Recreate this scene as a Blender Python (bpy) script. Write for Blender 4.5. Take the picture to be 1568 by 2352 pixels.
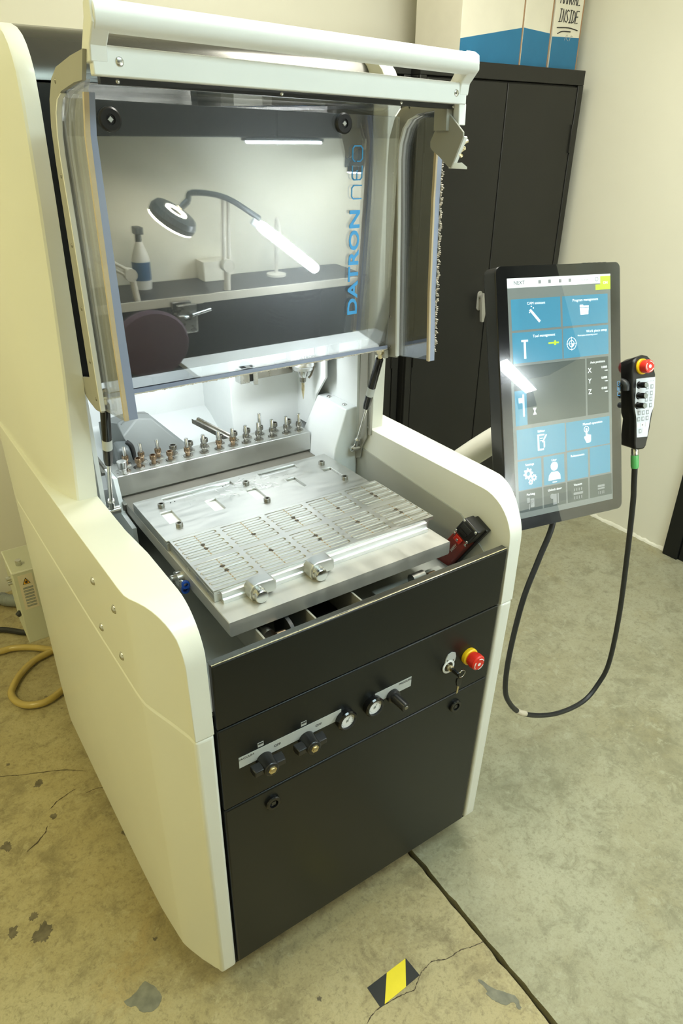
import bpy, bmesh, math, random
from mathutils import Vector, Matrix
random.seed(7)
PI = math.pi
for o in list(bpy.data.objects): bpy.data.objects.remove(o)
C = bpy.context.scene.collection
SC = bpy.context.scene
S = 0.9085            # drawing units -> metres

# ------------------------------------------------------------------ camera
def look(yaw, pitch, roll):
    f = Vector((math.sin(yaw)*math.cos(pitch), math.cos(yaw)*math.cos(pitch), -math.sin(pitch)))
    r = Vector((math.cos(yaw), -math.sin(yaw), 0)); u = r.cross(f)
    c, s = math.cos(roll), math.sin(roll)
    return c*r+s*u, -s*r+c*u, f
cam = bpy.data.cameras.new('camera'); camo = bpy.data.objects.new('camera', cam); C.objects.link(camo)
_r, _u, _f = look(.5942, .4918, .0061)
M_ = Matrix((( _r.x, _u.x, -_f.x, 0), (_r.y, _u.y, -_f.y, 0), (_r.z, _u.z, -_f.z, 0), (0, 0, 0, 1)))
M_.translation = Vector((-.2911, -.9041, 1.897))*S
camo.matrix_world = M_
cam.sensor_fit = 'VERTICAL'; cam.sensor_height = 36; cam.sensor_width = 24
cam.lens = 1582.6/2352*36; cam.clip_start = .02
SC.camera = camo
# ------------------------------------------------------------------ world, lights, exposure
w = bpy.data.worlds.new('world'); SC.world = w; w.use_nodes = True
w.node_tree.nodes['Background'].inputs[0].default_value = (1, .93, .8, 1)
w.node_tree.nodes['Background'].inputs[1].default_value = .25
def area(name, loc, rot, sx, sy, e, col):
    l = bpy.data.lights.new(name, 'AREA'); l.shape = 'RECTANGLE'; l.size = sx*S; l.size_y = sy*S; l.energy = e; l.color = col
    o = bpy.data.objects.new(name, l); C.objects.link(o); o.location = Vector(loc)*S; o.rotation_euler = rot
    return o
area('ceiling_lamp_warm', (-1.5, .35, 3.16), (0, 0, 0), .5, 1.5, 17, (1, .92, .46))
area('front_fill_lamp', (.9, -1.25, 3.16), (0, 0, 0), 1.5, .5, 23, (.72, .95, 1))  # added cool fill for the machine front, no such ceiling lamp known
area('ceiling_lamp_right', (1.25, .45, 3.16), (0, 0, 0), .5, 1.3, 31, (1, .98, .88))
SC.view_settings.view_transform = 'Standard'; SC.view_settings.look = 'None'
SC.view_settings.gamma = 1; SC.view_settings.use_curve_mapping = False
SC.view_settings.exposure = .55

# ------------------------------------------------------------------ materials
MT = {}
def mat(name, col, rough=.5, metal=0., coat=0., var=0., vscale=8., bump=0., bscale=60., emit=0., spec=.5, aniso=None, alpha=None):
    m = bpy.data.materials.new(name); m.use_nodes = True
    nt = m.node_tree; b = nt.nodes['Principled BSDF']
    b.inputs['Base Color'].default_value = (*col, 1); b.inputs['Roughness'].default_value = rough
    b.inputs['Metallic'].default_value = metal; b.inputs['Coat Weight'].default_value = coat
    b.inputs['Specular IOR Level'].default_value = spec
    if emit:
        b.inputs['Emission Color'].default_value = (*col, 1); b.inputs['Emission Strength'].default_value = emit
    tc = nt.nodes.new('ShaderNodeTexCoord')
    if var:
        n = nt.nodes.new('ShaderNodeTexNoise'); n.inputs['Scale'].default_value = vscale; n.inputs['Detail'].default_value = 5
        mp = nt.nodes.new('ShaderNodeMapping')
        if aniso: mp.inputs['Scale'].default_value = aniso
        nt.links.new(tc.outputs['Object'], mp.inputs['Vector']); nt.links.new(mp.outputs[0], n.inputs['Vector'])
        r = nt.nodes.new('ShaderNodeMapRange'); r.inputs[1].default_value = .3; r.inputs[2].default_value = .7
        r.inputs[3].default_value = 1-var; r.inputs[4].default_value = 1+var
        nt.links.new(n.outputs['Fac'], r.inputs[0])
        mx = nt.nodes.new('ShaderNodeVectorMath'); mx.operation = 'SCALE'; mx.inputs[0].default_value = col
        nt.links.new(r.outputs[0], mx.inputs['Scale']); nt.links.new(mx.outputs[0], b.inputs['Base Color'])
        if metal:
            r2 = nt.nodes.new('ShaderNodeMapRange'); r2.inputs[1].default_value = .3; r2.inputs[2].default_value = .7
            r2.inputs[3].default_value = max(.02, rough-.08); r2.inputs[4].default_value = rough+.1
            nt.links.new(n.outputs['Fac'], r2.inputs[0]); nt.links.new(r2.outputs[0], b.inputs['Roughness'])
    if bump:
        n2 = nt.nodes.new('ShaderNodeTexNoise'); n2.inputs['Scale'].default_value = bscale; n2.inputs['Detail'].default_value = 3
        nt.links.new(tc.outputs['Object'], n2.inputs['Vector'])
        bp = nt.nodes.new('ShaderNodeBump'); bp.inputs['Strength'].default_value = bump; bp.inputs['Distance'].default_value = .002
        nt.links.new(n2.outputs['Fac'], bp.inputs['Height']); nt.links.new(bp.outputs[0], b.inputs['Normal'])
    MT[name] = m; return m
mat('white_paint', (.79, .79, .705), .38, coat=.15, var=.012, vscale=5, bump=.03, bscale=300)
mat('white_alu', (.80, .81, .79), .42, var=.015, vscale=12)
mat('black_panel', (.0085, .0098, .009), .36, spec=.34, var=.12, vscale=4, bump=.03, bscale=400)
mat('dark_cover', (.085, .083, .07), .22, metal=.55, var=.06, vscale=3)
mat('black_plastic', (.013, .013, .013), .32, var=.1, vscale=20)
mat('black_gloss', (.008, .008, .008), .12, var=.1, vscale=20)
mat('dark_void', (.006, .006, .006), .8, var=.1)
mat('alu', (.60, .605, .58), .40, metal=1, var=.05, vscale=16, aniso=(1, 6, 1), bump=.02, bscale=500)
mat('alu_table', (.53, .515, .47), .44, metal=.6, var=.06, vscale=9, aniso=(5, 1, 1))
mat('alu_bright', (.74, .75, .75), .42, metal=1, var=.04, vscale=20)
mat('groove', (.60, .56, .46), .34, metal=.9, var=.2, vscale=40)
mat('groove_rust', (.42, .30, .16), .5, metal=.5, var=.25, vscale=40)
mat('grime', (.075, .06, .04), .7, var=.4, vscale=200)
mat('rack_shade', (.22, .20, .165), .5, metal=.6, var=.1, vscale=12)  # dark brown standing for the shade in front of the rack
mat('steel', (.60, .60, .58), .22, metal=1, var=.05, vscale=30)
mat('dark_steel', (.30, .29, .26), .3, metal=1, var=.1, vscale=30)
mat('bronze', (.36, .26, .17), .32, metal=1, var=.12, vscale=60)
mat('gold_zinc', (.62, .53, .33), .28, metal=1, var=.08, vscale=60)
mat('frame_grey', (.36, .35, .30), .45, metal=.15, var=.03, vscale=20)
mat('chamber', (.74, .77, .76), .45, var=.04, vscale=7, bump=.03, bscale=200)
mat('chamber_grey', (.17, .185, .18), .5, metal=.1, var=.06, vscale=9)
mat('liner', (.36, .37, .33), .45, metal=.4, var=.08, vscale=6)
mat('red_plastic', (.70, .03, .015), .35, var=.04, vscale=20)
mat('red_switch', (.24, .026, .016), .45, var=.12, vscale=30)
mat('yellow_plastic', (.85, .55, .01), .4, var=.04, vscale=20)
mat('white_print', (.85, .85, .82), .5, var=.02)
mat('grey_label', (.50, .52, .50), .45, var=.03, vscale=30)
mat('dark_print', (.05, .05, .05), .5, var=.05)
mat('blue_fitting', (.01, .09, .50), .35, var=.06, vscale=40)
mat('logo_blue', (.03, .33, .72), .35, var=.04, vscale=40)
mat('green_plastic', (.10, .42, .12), .4, var=.05, vscale=40)
mat('rubber', (.018, .019, .019), .45, var=.15, vscale=60)
mat('hose_grey', (.24, .26, .24), .42, var=.08, vscale=30)
mat('hose_yellow', (.50, .37, .10), .3, coat=.3, var=.08, vscale=25)
mat('tape_black', (.016, .018, .016), .5, var=.1, vscale=30)
mat('tape_yellow', (.88, .72, .02), .45, var=.03, vscale=30)
mat('cabinet_black', (.015, .015, .0125), .45, spec=.4, var=.1, vscale=5, bump=.05, bscale=350)
mat('box_white', (.78, .74, .60), .65, var=.03, vscale=12)
mat('box_blue', (.02, .17, .33), .55, var=.05, vscale=12)
mat('cardboard', (.38, .22, .11), .8, var=.06, vscale=30)
mat('ink', (.012, .012, .012), .6, var=.05)
mat('ink_faint', (.48, .46, .40), .6, var=.05)
mat('wall_paint', (.86, .83, .675), .7, var=.02, vscale=2.2, bump=.12, bscale=90)
mat('ceiling_paint', (.80, .78, .70), .8, var=.02, vscale=2)
mat('crack_dark', (.075, .055, .032), .9, var=.4, vscale=60)
mat('patch_grey', (.21, .205, .15), .85, var=.22, vscale=45, bump=.3, bscale=120)
mat('stain_dark', (.15, .125, .075), .75, var=.4, vscale=40)
mat('acrylic_edge', (.27, .31, .43), .2, coat=.3, var=.04, vscale=12)
mat('acrylic_edge_warm', (.52, .42, .27), .3, var=.06, vscale=30)
mat('brush', (.55, .50, .42), .9, var=.15, vscale=90)
mat('bench_dark', (.02, .022, .024), .4, var=.1, vscale=8)
mat('chair_cloth', (.10, .055, .075), .85, var=.12, vscale=60)
mat('lamp_cream', (.62, .58, .48), .4, var=.03)
mat('lamp_dark', (.06, .075, .075), .35, var=.05)
mat('bottle_white', (.75, .74, .68), .35, var=.02)
mat('bottle_label', (.02, .10, .22), .4, var=.2, vscale=40)
mat('led_tube', (.90, .98, 1), .4, emit=38.)
mat('led_bar', (.88, .97, 1), .4, emit=60.)
mat('led_ring', (1, .93, .72), .4, emit=16.)
mat('led_strip', (.92, .98, 1), .4, emit=2.5)
mat('fixture_glow', (1, .95, .85), .4, emit=3.)
mat('screen_grey', (.20, .225, .215), .12, emit=.22, var=.03, vscale=5)
mat('tile_blue', (.055, .215, .32), .12, emit=.60, var=.10, vscale=3)
mat('tile_dark', (.075, .095, .09), .12, emit=.20, var=.05, vscale=5)
mat('screen_white', (.70, .75, .74), .12, emit=.6, var=.02)
mat('screen_green', (.45, .60, .05), .12, emit=.5, var=.02)
mat('screen_text', (.80, .86, .86), .2, emit=.8, var=.01)
mat('screen_ink', (.12, .16, .18), .2, emit=.1, var=.02)
mat('key_white', (.68, .71, .76), .4, var=.02)
mat('key_grey', (.33, .35, .36), .4, var=.05, vscale=60)
mat('warn_orange', (.80, .38, .01), .45, var=.03)
mat('sticker', (.66, .58, .44), .5, var=.02)

def pane(name, refl, tint, haze, fk=.9, hr=.30):
    m = bpy.data.materials.new(name); m.use_nodes = True; nt = m.node_tree; nt.nodes.clear()
    N = nt.nodes.new; L = nt.links.new
    out = N('ShaderNodeOutputMaterial'); tr = N('ShaderNodeBsdfTransparent'); tr.inputs[0].default_value = (*tint, 1)
    g1 = N('ShaderNodeBsdfGlossy'); g1.inputs['Roughness'].default_value = .012; g1.inputs['Color'].default_value = (.97, .98, 1, 1)
    g2 = N('ShaderNodeBsdfGlossy'); g2.inputs['Roughness'].default_value = hr; g2.inputs['Color'].default_value = (.92, .97, 1, 1)
    tc = N('ShaderNodeTexCoord'); wv = N('ShaderNodeTexWave'); wv.wave_type = 'RINGS'; wv.rings_direction = 'SPHERICAL'
    mp = N('ShaderNodeMapping'); mp.inputs['Location'].default_value = (-.1, 0, -1.55); L(tc.outputs['Object'], mp.inputs[0]); L(mp.outputs[0], wv.inputs['Vector'])
    wv.inputs['Scale'].default_value = 70; wv.inputs['Distortion'].default_value = 7; wv.inputs['Detail'].default_value = 6; wv.inputs['Detail Scale'].default_value = 1.2
    rg = N('ShaderNodeMapRange'); rg.inputs[3].default_value = haze*.8; rg.inputs[4].default_value = haze*1.2; L(wv.outputs['Fac'], rg.inputs[0])
    mg = N('ShaderNodeMixShader'); L(rg.outputs[0], mg.inputs[0]); L(g1.outputs[0], mg.inputs[1]); L(g2.outputs[0], mg.inputs[2])
    fr = N('ShaderNodeFresnel'); fr.inputs[0].default_value = 1.58
    ma = N('ShaderNodeMath'); ma.operation = 'MULTIPLY_ADD'; ma.inputs[1].default_value = fk; ma.inputs[2].default_value = refl; ma.use_clamp = True
    L(fr.outputs[0], ma.inputs[0])
    ms = N('ShaderNodeMixShader'); L(ma.outputs[0], ms.inputs[0]); L(tr.outputs[0], ms.inputs[1]); L(mg.outputs[0], ms.inputs[2])
    L(ms.outputs[0], out.inputs[0]); MT[name] = m
pane('glass_front', .20, (.84, .86, .88), .15, .9, .27)
pane('glass_side', .02, (.84, .85, .86), .0, .5)
pane('screen_glass', .0, (.98, .98, .98), .10, .16, .25)
pane('glass_top', .0, (.78, .79, .80), .0, .3)

def floor_mat(name, base, dark, light, warm):
    m = bpy.data.materials.new(name); m.use_nodes = True; nt = m.node_tree; b = nt.nodes['Principled BSDF']; N = nt.nodes.new; L = nt.links.new
    tc = N('ShaderNodeTexCoord')
    def noise(sc, det, rough=.6, dist=0., off=0):
        mp = N('ShaderNodeMapping'); mp.inputs['Location'].default_value = (off, off*1.7, off*.3); L(tc.outputs['Object'], mp.inputs[0])
        n = N('ShaderNodeTexNoise'); n.inputs['Scale'].default_value = sc; n.inputs['Detail'].default_value = det
        n.inputs['Roughness'].default_value = rough; n.inputs['Distortion'].default_value = dist; L(mp.outputs[0], n.inputs['Vector']); return n.outputs['Fac']
    def ramp(v, a, bb):
        r = N('ShaderNodeMapRange'); r.interpolation_type = 'SMOOTHSTEP'; r.inputs[1].default_value = a; r.inputs[2].default_value = bb; L(v, r.inputs[0]); return r.outputs[0]
    def mix(fac, c1, c2, k=1.):
        x = N('ShaderNodeMix'); x.data_type = 'RGBA'
        if k != 1.:
            t = N('ShaderNodeMath'); t.operation = 'MULTIPLY'; t.inputs[1].default_value = k; L(fac, t.inputs[0]); fac = t.outputs[0]
        L(fac, x.inputs[0])
        for i, c in ((6, c1), (7, c2)):
            if isinstance(c, tuple): x.inputs[i].default_value = (*c, 1)
            else: L(c, x.inputs[i])
        return x.outputs[2]
    c = mix(ramp(noise(1.6, 8, .65, .2), .35, .68), base, light)
    c = mix(ramp(noise(3.4, 9, .7, .4, 3), .50, .70), c, dark, .75)
    c = mix(ramp(noise(2.1, 8, .7, .4, 8), .55, .72), c, warm, .6)
    c = mix(ramp(noise(13, 9, .78, .5, 5), .47, .68), c, dark, .65)
    c = mix(ramp(noise(60, 6, .8, .3, 2), .50, .66), c, dark, .6)
    c = mix(ramp(noise(24, 9, .8, .5, 12), .51, .66), c, light, .8)
    c = mix(ramp(noise(8, 10, .8, 1.2, 21), .645, .69), c, (dark[0]*.5, dark[1]*.5, dark[2]*.5), .7)
    c = mix(ramp(noise(180, 3, .7, 0, 1), .45, .75), c, dark, .3)
    L(c, b.inputs['Base Color']); b.inputs['Roughness'].default_value = .55
    rr = N('ShaderNodeMapRange'); rr.inputs[3].default_value = .42; rr.inputs[4].default_value = .75; L(noise(6, 6, .7, .5, 4), rr.inputs[0]); L(rr.outputs[0], b.inputs['Roughness'])
    bp = N('ShaderNodeBump'); bp.inputs['Strength'].default_value = .25; bp.inputs['Distance'].default_value = .004; L(noise(70, 8, .75, .5, 6), bp.inputs['Height']); L(bp.outputs[0], b.inputs['Normal'])
    MT[name] = m
floor_mat('slab_warm', (.42, .345, .165), (.20, .165, .08), (.50, .435, .24), (.42, .295, .11))
floor_mat('slab_cool', (.33, .305, .18), (.20, .19, .11), (.42, .405, .27), (.34, .29, .14))

# ------------------------------------------------------------------ mesh helpers
def NB(): return bmesh.new()
def faces_of(bm, pts, faces):
    v = [bm.verts.new(p) for p in pts]
    for f in faces:
        try: bm.faces.new([v[i] for i in f])
        except ValueError: pass
    return v
def box(bm, x0, x1, y0, y1, z0, z1):
    p = [(x, y, z) for x in (x0, x1) for y in (y0, y1) for z in (z0, z1)]
    faces_of(bm, p, [(0, 1, 3, 2), (4, 6, 7, 5), (0, 4, 5, 1), (2, 3, 7, 6), (0, 2, 6, 4), (1, 5, 7, 3)]); return bm
def prism(bm, poly, axis, a, b):
    def mk(p, t): return {'x': (t, p[0], p[1]), 'y': (p[0], t, p[1]), 'z': (p[0], p[1], t)}[axis]
    n = len(poly); pts = [mk(p, a) for p in poly]+[mk(p, b) for p in poly]
    faces_of(bm, pts, [tuple(range(n)), tuple(range(2*n-1, n-1, -1))]+[(i, (i+1) % n, n+(i+1) % n, n+i) for i in range(n)]); return bm
def basis(d):
    d = Vector(d).normalized(); a = Vector((0, 0, 1)) if abs(d.z) < .9 else Vector((1, 0, 0))
    u = d.cross(a).normalized(); return d, u, d.cross(u)
def lathe(bm, prof, p0, d, n=20, cap=True):
    d, u, v = basis(d); p0 = Vector(p0); rings = []
    for r, h in prof:
        rings.append([p0+d*h+(u*math.cos(2*PI*i/n)+v*math.sin(2*PI*i/n))*r for i in range(n)])
    return loft(bm, rings, cap)
def loft(bm, rings, cap=True, closed=True):
    vs = [[bm.verts.new(p) for p in r] for r in rings]; n = len(rings[0])
    for a, b in zip(vs, vs[1:]):
        for i in range(n if closed else n-1):
            try: bm.faces.new((a[i], a[(i+1) % n], b[(i+1) % n], b[i]))
            except ValueError: pass
    if cap:
        for r in (vs[0], vs[-1]):
            try: bm.faces.new(r)
            except ValueError: pass
    return bm
def cyl(bm, p0, p1, r0, r1=None, n=20):
    d = Vector(p1)-Vector(p0); return lathe(bm, [(r0, 0), (r0 if r1 is None else r1, d.length)], p0, d, n)
def smooth_path(pts, k=8):
    P = [Vector(p) for p in pts]; P = [P[0]*2-P[1]]+P+[P[-1]*2-P[-2]]; out = []
    for i in range(1, len(P)-2):
        a, b, c, d = P[i-1:i+3]
        for j in range(k):
            t = j/k; out.append(.5*((2*b)+(c-a)*t+(2*a-5*b+4*c-d)*t*t+(3*b-a-3*c+d)*t**3))
    out.append(P[-2]); return out
def tube(bm, pts, r, n=10, k=8, rib=0.):
    path = smooth_path(pts, k) if k else [Vector(p) for p in pts]
    t0 = (path[1]-path[0]).normalized(); _, u, _v = basis(t0); rings = []
    for i, p in enumerate(path):
        t = (path[min(i+1, len(path)-1)]-path[max(i-1, 0)]).normalized()
        u = (u-t*u.dot(t)).normalized(); v = t.cross(u); rr = r*(1+(rib if i % 2 else 0))
        rings.append([p+(u*math.cos(2*PI*j/n)+v*math.sin(2*PI*j/n))*rr for j in range(n)])
    return loft(bm, rings)
def xf(bm, M):
    bmesh.ops.transform(bm, matrix=M, verts=bm.verts); return bm
def frame(o, right, up):
    r = Vector(right).normalized(); u = Vector(up).normalized(); n = r.cross(u)
    m = Matrix(((r.x, u.x, n.x, 0), (r.y, u.y, n.y, 0), (r.z, u.z, n.z, 0), (0, 0, 0, 1))); m.translation = Vector(o); return m
def curve_bm(cu):
    o = bpy.data.objects.new('tmp', cu); C.objects.link(o); dg = bpy.context.evaluated_depsgraph_get()
    me = bpy.data.meshes.new_from_object(o.evaluated_get(dg)); bm = NB(); bm.from_mesh(me)
    bpy.data.objects.remove(o); bpy.data.curves.remove(cu); bpy.data.meshes.remove(me); return bm
def text(s, size, M, ext=.0004, align='CENTER', bold=0., sx=1.):
    cu = bpy.data.curves.new('t', 'FONT'); cu.body = s; cu.size = size; cu.extrude = ext; cu.align_x = align; cu.align_y = 'CENTER'
    cu.offset = bold; cu.resolution_u = 3; cu.space_character = 1.03
    bm = curve_bm(cu); return xf(bm, M @ Matrix.Diagonal((sx, 1, 1, 1)))
def holed(outer, holes, z0, z1):
    cu = bpy.data.curves.new('h', 'CURVE'); cu.dimensions = '2D'; cu.fill_mode = 'BOTH'; cu.extrude = (z1-z0)/2
    for poly in [outer]+holes:
        sp = cu.splines.new('POLY'); sp.points.add(len(poly)-1); sp.use_cyclic_u = True
        for q, p in zip(sp.points, poly): q.co = (p[0], p[1], 0, 1)
    bm = curve_bm(cu); bmesh.ops.remove_doubles(bm, verts=bm.verts, dist=1e-6)
    return xf(bm, Matrix.Translation((0, 0, (z0+z1)/2)))
def rrect(x0, x1, y0, y1, r, n=5):
    out = []
    for cx, cy, a in ((x1-r, y1-r, 0), (x0+r, y1-r, 90), (x0+r, y0+r, 180), (x1-r, y0+r, 270)):
        for i in range(n+1):
            t = math.radians(a+90*i/n); out.append((cx+r*math.cos(t), cy+r*math.sin(t)))
    return out
def interp(tab, t):
    if t <= tab[0][0]: return tab[0][1]
    for (a, x), (b, y) in zip(tab, tab[1:]):
        if t <= b: return x+(y-x)*(t-a)/(b-a)
    return tab[-1][1]
WM = {}
def finish(o, smooth):
    if smooth:
        me = o.data
        for p in me.polygons: p.use_smooth = True
        try: me.set_sharp_from_angle(angle=math.radians(smooth))
        except Exception: pass
def P(name, bm, m, parent=None, bev=0., seg=2, smooth=32, loc=None):
    """one mesh object; bm is in world drawing units"""
    base = WM.get(parent.name, Matrix()) if parent else (Matrix.Translation(loc) if loc else Matrix())
    if base != Matrix(): xf(bm, base.inverted())
    bmesh.ops.scale(bm, vec=(S, S, S), verts=bm.verts)
    bmesh.ops.recalc_face_normals(bm, faces=bm.faces)
    me = bpy.data.meshes.new(name); bm.to_mesh(me); bm.free(); me.materials.append(MT[m])
    o = bpy.data.objects.new(name, me); C.objects.link(o)
    if parent: o.parent = parent
    elif loc: o.location = Vector(loc)*S
    WM[o.name] = base
    finish(o, smooth)
    if bev:
        b = o.modifiers.new('bevel', 'BEVEL'); b.width = bev*S; b.segments = seg; b.limit_method = 'ANGLE'; b.angle_limit = math.radians(35)
        b.harden_normals = False
    return o
def T(name, label, cat, loc=(0, 0, 0), group=None, rotz=0.):
    o = bpy.data.objects.new(name, None); C.objects.link(o); o.location = Vector(loc)*S; o.rotation_euler = (0, 0, rotz); o.empty_display_size = .05
    o['label'] = label; o['category'] = cat
    if group: o['group'] = group
    WM[o.name] = Matrix.Translation(loc) @ Matrix.Rotation(rotz, 4, 'Z'); return o
def tag(o, label, cat, group=None, kind=None):
    o['label'] = label; o['category'] = cat
    if group: o['group'] = group
    if kind: o['kind'] = kind
    return o
def struct(o): o['kind'] = 'structure'; return o
def dup(root, loc, rotz=0., label=None):
    r = root.copy(); C.objects.link(r); r.location = Vector(loc)*S; r.rotation_euler = (0, 0, rotz)
    if label: r['label'] = label
    for ch in list(root.children):
        c = ch.copy(); C.objects.link(c); c.parent = r
        for g in list(ch.children):
            d = g.copy(); C.objects.link(d); d.parent = c
    return r
def dome(bm, p, d, r, h=None, n=14):
    h = h or r*.5; k = 5
    return lathe(bm, [(r*math.cos(i/k*PI/2)+1e-5, h*math.sin(i/k*PI/2)) for i in range(k+1)], p, d, n)

# ================================================================== ROOM
XL, XR, YF, YB, ZC = -2.6, 2.88, -1.95, 2.236, 3.2
def slab(x0, x1, jx, sgn):
    ys = [YF+(YB-YF)*i/160 for i in range(161)]
    edge = [(jx+sgn*(.004+.0035*random.random()**2+(.004 if random.random() < .06 else 0)), y) for y in ys]
    far = x0 if sgn < 0 else x1
    poly = edge+[(far, YB), (far, YF)]
    return prism(NB(), poly, 'z', -.05, 0)
fl = struct(P('floor', box(NB(), XL, XR, YF, YB, -.08, -.03), 'crack_dark'))
P('slab', slab(XL, None, .646, -1), 'slab_warm', fl, smooth=0)
P('slab', slab(None, XR, .650, 1), 'slab_cool', fl, smooth=0)
def ribbon(pts, w, z=.0006):
    bm = NB(); pts = smooth_path([(x, y, 0) for x, y in pts], 7); L = []; R = []
    for i, p in enumerate(pts):
        t = (pts[min(i+1, len(pts)-1)]-pts[max(0, i-1)]).normalized(); n = Vector((-t.y, t.x, 0)); j = Vector((random.uniform(-1, 1), random.uniform(-1, 1), 0))*w*.8
        ww = w*random.uniform(.35, 1.3)*(.3 if i in (0, len(pts)-1) else 1); L.append(p+j+n*ww); R.append(p+j-n*ww)
    for a in range(len(pts)-1):
        faces_of(bm, [(*q.to_2d(), z) for q in (L[a], L[a+1], R[a+1], R[a])], [(0, 1, 2, 3)])
    return bm
for pts, w in (([(0.644, -0.218), (0.608, -0.21), (0.574, -0.199), (0.533, -0.197), (0.497, -0.18), (0.468, -0.183), (0.446, -0.188), (0.413, -0.207), (0.395, -0.203), (0.351, -0.195), (0.301, -0.192), (0.266, -0.203)], .0012),
               ([(-0.46, 1.14), (-0.332, 1.09), (-0.274, 1.059), (-0.215, 1.033), (-0.144, 0.999), (-0.085, 0.953)], .0012),
               ([(-0.226, 0.861), (-0.187, 0.884), (-0.131, 0.898)], .0015), ([(-0.32, 0.742), (-0.267, 0.772), (-0.244, 0.802)], .002),
               ([(-0.109, 0.862), (-0.076, 0.861), (-0.051, 0.851)], .001)):
    P('floor_crack', ribbon(pts, w), 'crack_dark', fl, smooth=0)
def blot(pts, z=.0008, jit=.15):
    pts = [p.to_2d() for p in smooth_path([(x, y, 0) for x, y in pts+pts[:1]], 5)][:-1]; c = sum(pts, Vector((0, 0)))/len(pts)
    return prism(NB(), [tuple(c+(p-c)*(1+random.uniform(-jit, jit)*.5)) for p in pts], 'z', 0, z)
P('repair_patch', blot([(-0.149, 0.193), (-0.133, 0.165), (-0.127, 0.138), (-0.131, 0.125), (-0.146, 0.116), (-0.161, 0.115), (-0.182, 0.129), (-0.189, 0.15), (-0.201, 0.154), (-0.209, 0.174), (-0.194, 0.175), (-0.174, 0.181), (-0.161, 0.189)], jit=.05), 'patch_grey', fl, smooth=0)
P('spalled_patch', blot([(0.56, -0.277), (0.571, -0.287), (0.579, -0.312), (0.599, -0.339), (0.613, -0.357), (0.612, -0.378), (0.604, -0.39), (0.598, -0.384), (0.601, -0.368), (0.58, -0.362), (0.565, -0.342), (0.557, -0.32), (0.565, -0.307)], jit=.12), 'patch_grey', fl, smooth=0)
for (x, y), r in zip([(-0.348, 0.526), (-0.405, 0.511), (-0.335, 0.46), (-0.366, 0.795), (-0.221, 0.828), (-0.053, 0.647), (-0.299, 1.13), (-0.229, 0.989), (.20, -.09), (-.09, .28)], (.012, .016, .028, .016, .012, .010, .007, .016, .006, .007)):
    P('floor_stain', blot([(x+r*math.cos(a)*random.uniform(.5, 1.2), y+1.1*r*math.sin(a)*random.uniform(.5, 1.2)) for a in [i*2*PI/9 for i in range(9)]], z=.0004, jit=.5), 'stain_dark', fl, smooth=0)
struct(P('wall_back', box(NB(), XL-.1, XR+.1, YB, YB+.1, -.05, ZC), 'wall_paint'))
struct(P('wall_right', box(NB(), XR, XR+.1, YF, YB, -.05, ZC), 'wall_paint'))
struct(P('wall_left', box(NB(), XL-.1, XL, YF, YB, -.05, ZC), 'wall_paint'))
struct(P('wall_front', box(NB(), XL-.1, XR+.1, YF-.1, YF, -.05, ZC), 'wall_paint'))
struct(P('ceiling', box(NB(), XL, XR, YF, YB, ZC, ZC+.1), 'ceiling_paint'))
# ragged caulk line along the foot of the right wall
bm = NB(); rr = []
for i in range(90):
    y = .73+(YB-.73)*i/89; h = .012+.010*random.random(); d = .006+.007*random.random()
    rr.append([(XR, y, 0), (XR-d, y, 0), (XR-d*.7, y, h*.6), (XR, y, h)])
struct(P('baseboard_right', loft(bm, rr), 'wall_paint'))
# black door in the right wall, only its frame foot is in view
d1 = struct(P('door_1', box(NB(), XR-.006, XR, -.35, .60, .01, 2.25), 'black_panel'))
P('door_frame', box(box(NB(), XR-.035, XR+.0, .64, .722, 0, 2.33), XR-.022, XR, .60, .64, 0, 2.29), 'black_panel', d1, bev=.004)
P('door_frame', box(NB(), XR-.035, XR, -.45, -.35, 0, 2.33), 'black_panel', d1, bev=.004)
P('door_handle', cyl(cyl(NB(), (XR-.006, -.27, 1.1), (XR-.06, -.27, 1.1), .01), (XR-.06, -.27, 1.1), (XR-.06, -.14, 1.1), .01), 'steel', d1)
# ceiling fixtures around the three lamps; the workbench one houses added fill light
for nm, lab, x, y, sx, sy in (('ceiling_light', 'warm ceiling light housing above the left of the machine', -1.5, .35, .5, 1.5), ('ceiling_light', 'housing of the added fill light above the workbench', .9, -1.25, 1.5, .5), ('ceiling_light', 'ceiling light housing above the machine', 1.25, .45, .5, 1.3)):
    t = T(nm, lab, 'light', (x, y, ZC), 'ceiling lights')
    b = NB(); a, c = sx/2+.02, sy/2+.02
    for q in ((-a-.03, -a, -c-.03, c+.03), (a, a+.03, -c-.03, c+.03), (-a, a, -c-.03, -c), (-a, a, c, c+.03)): box(b, x+q[0], x+q[1], y+q[2], y+q[3], ZC-.07, ZC)
    P('housing', b, 'white_alu', t)
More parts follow.
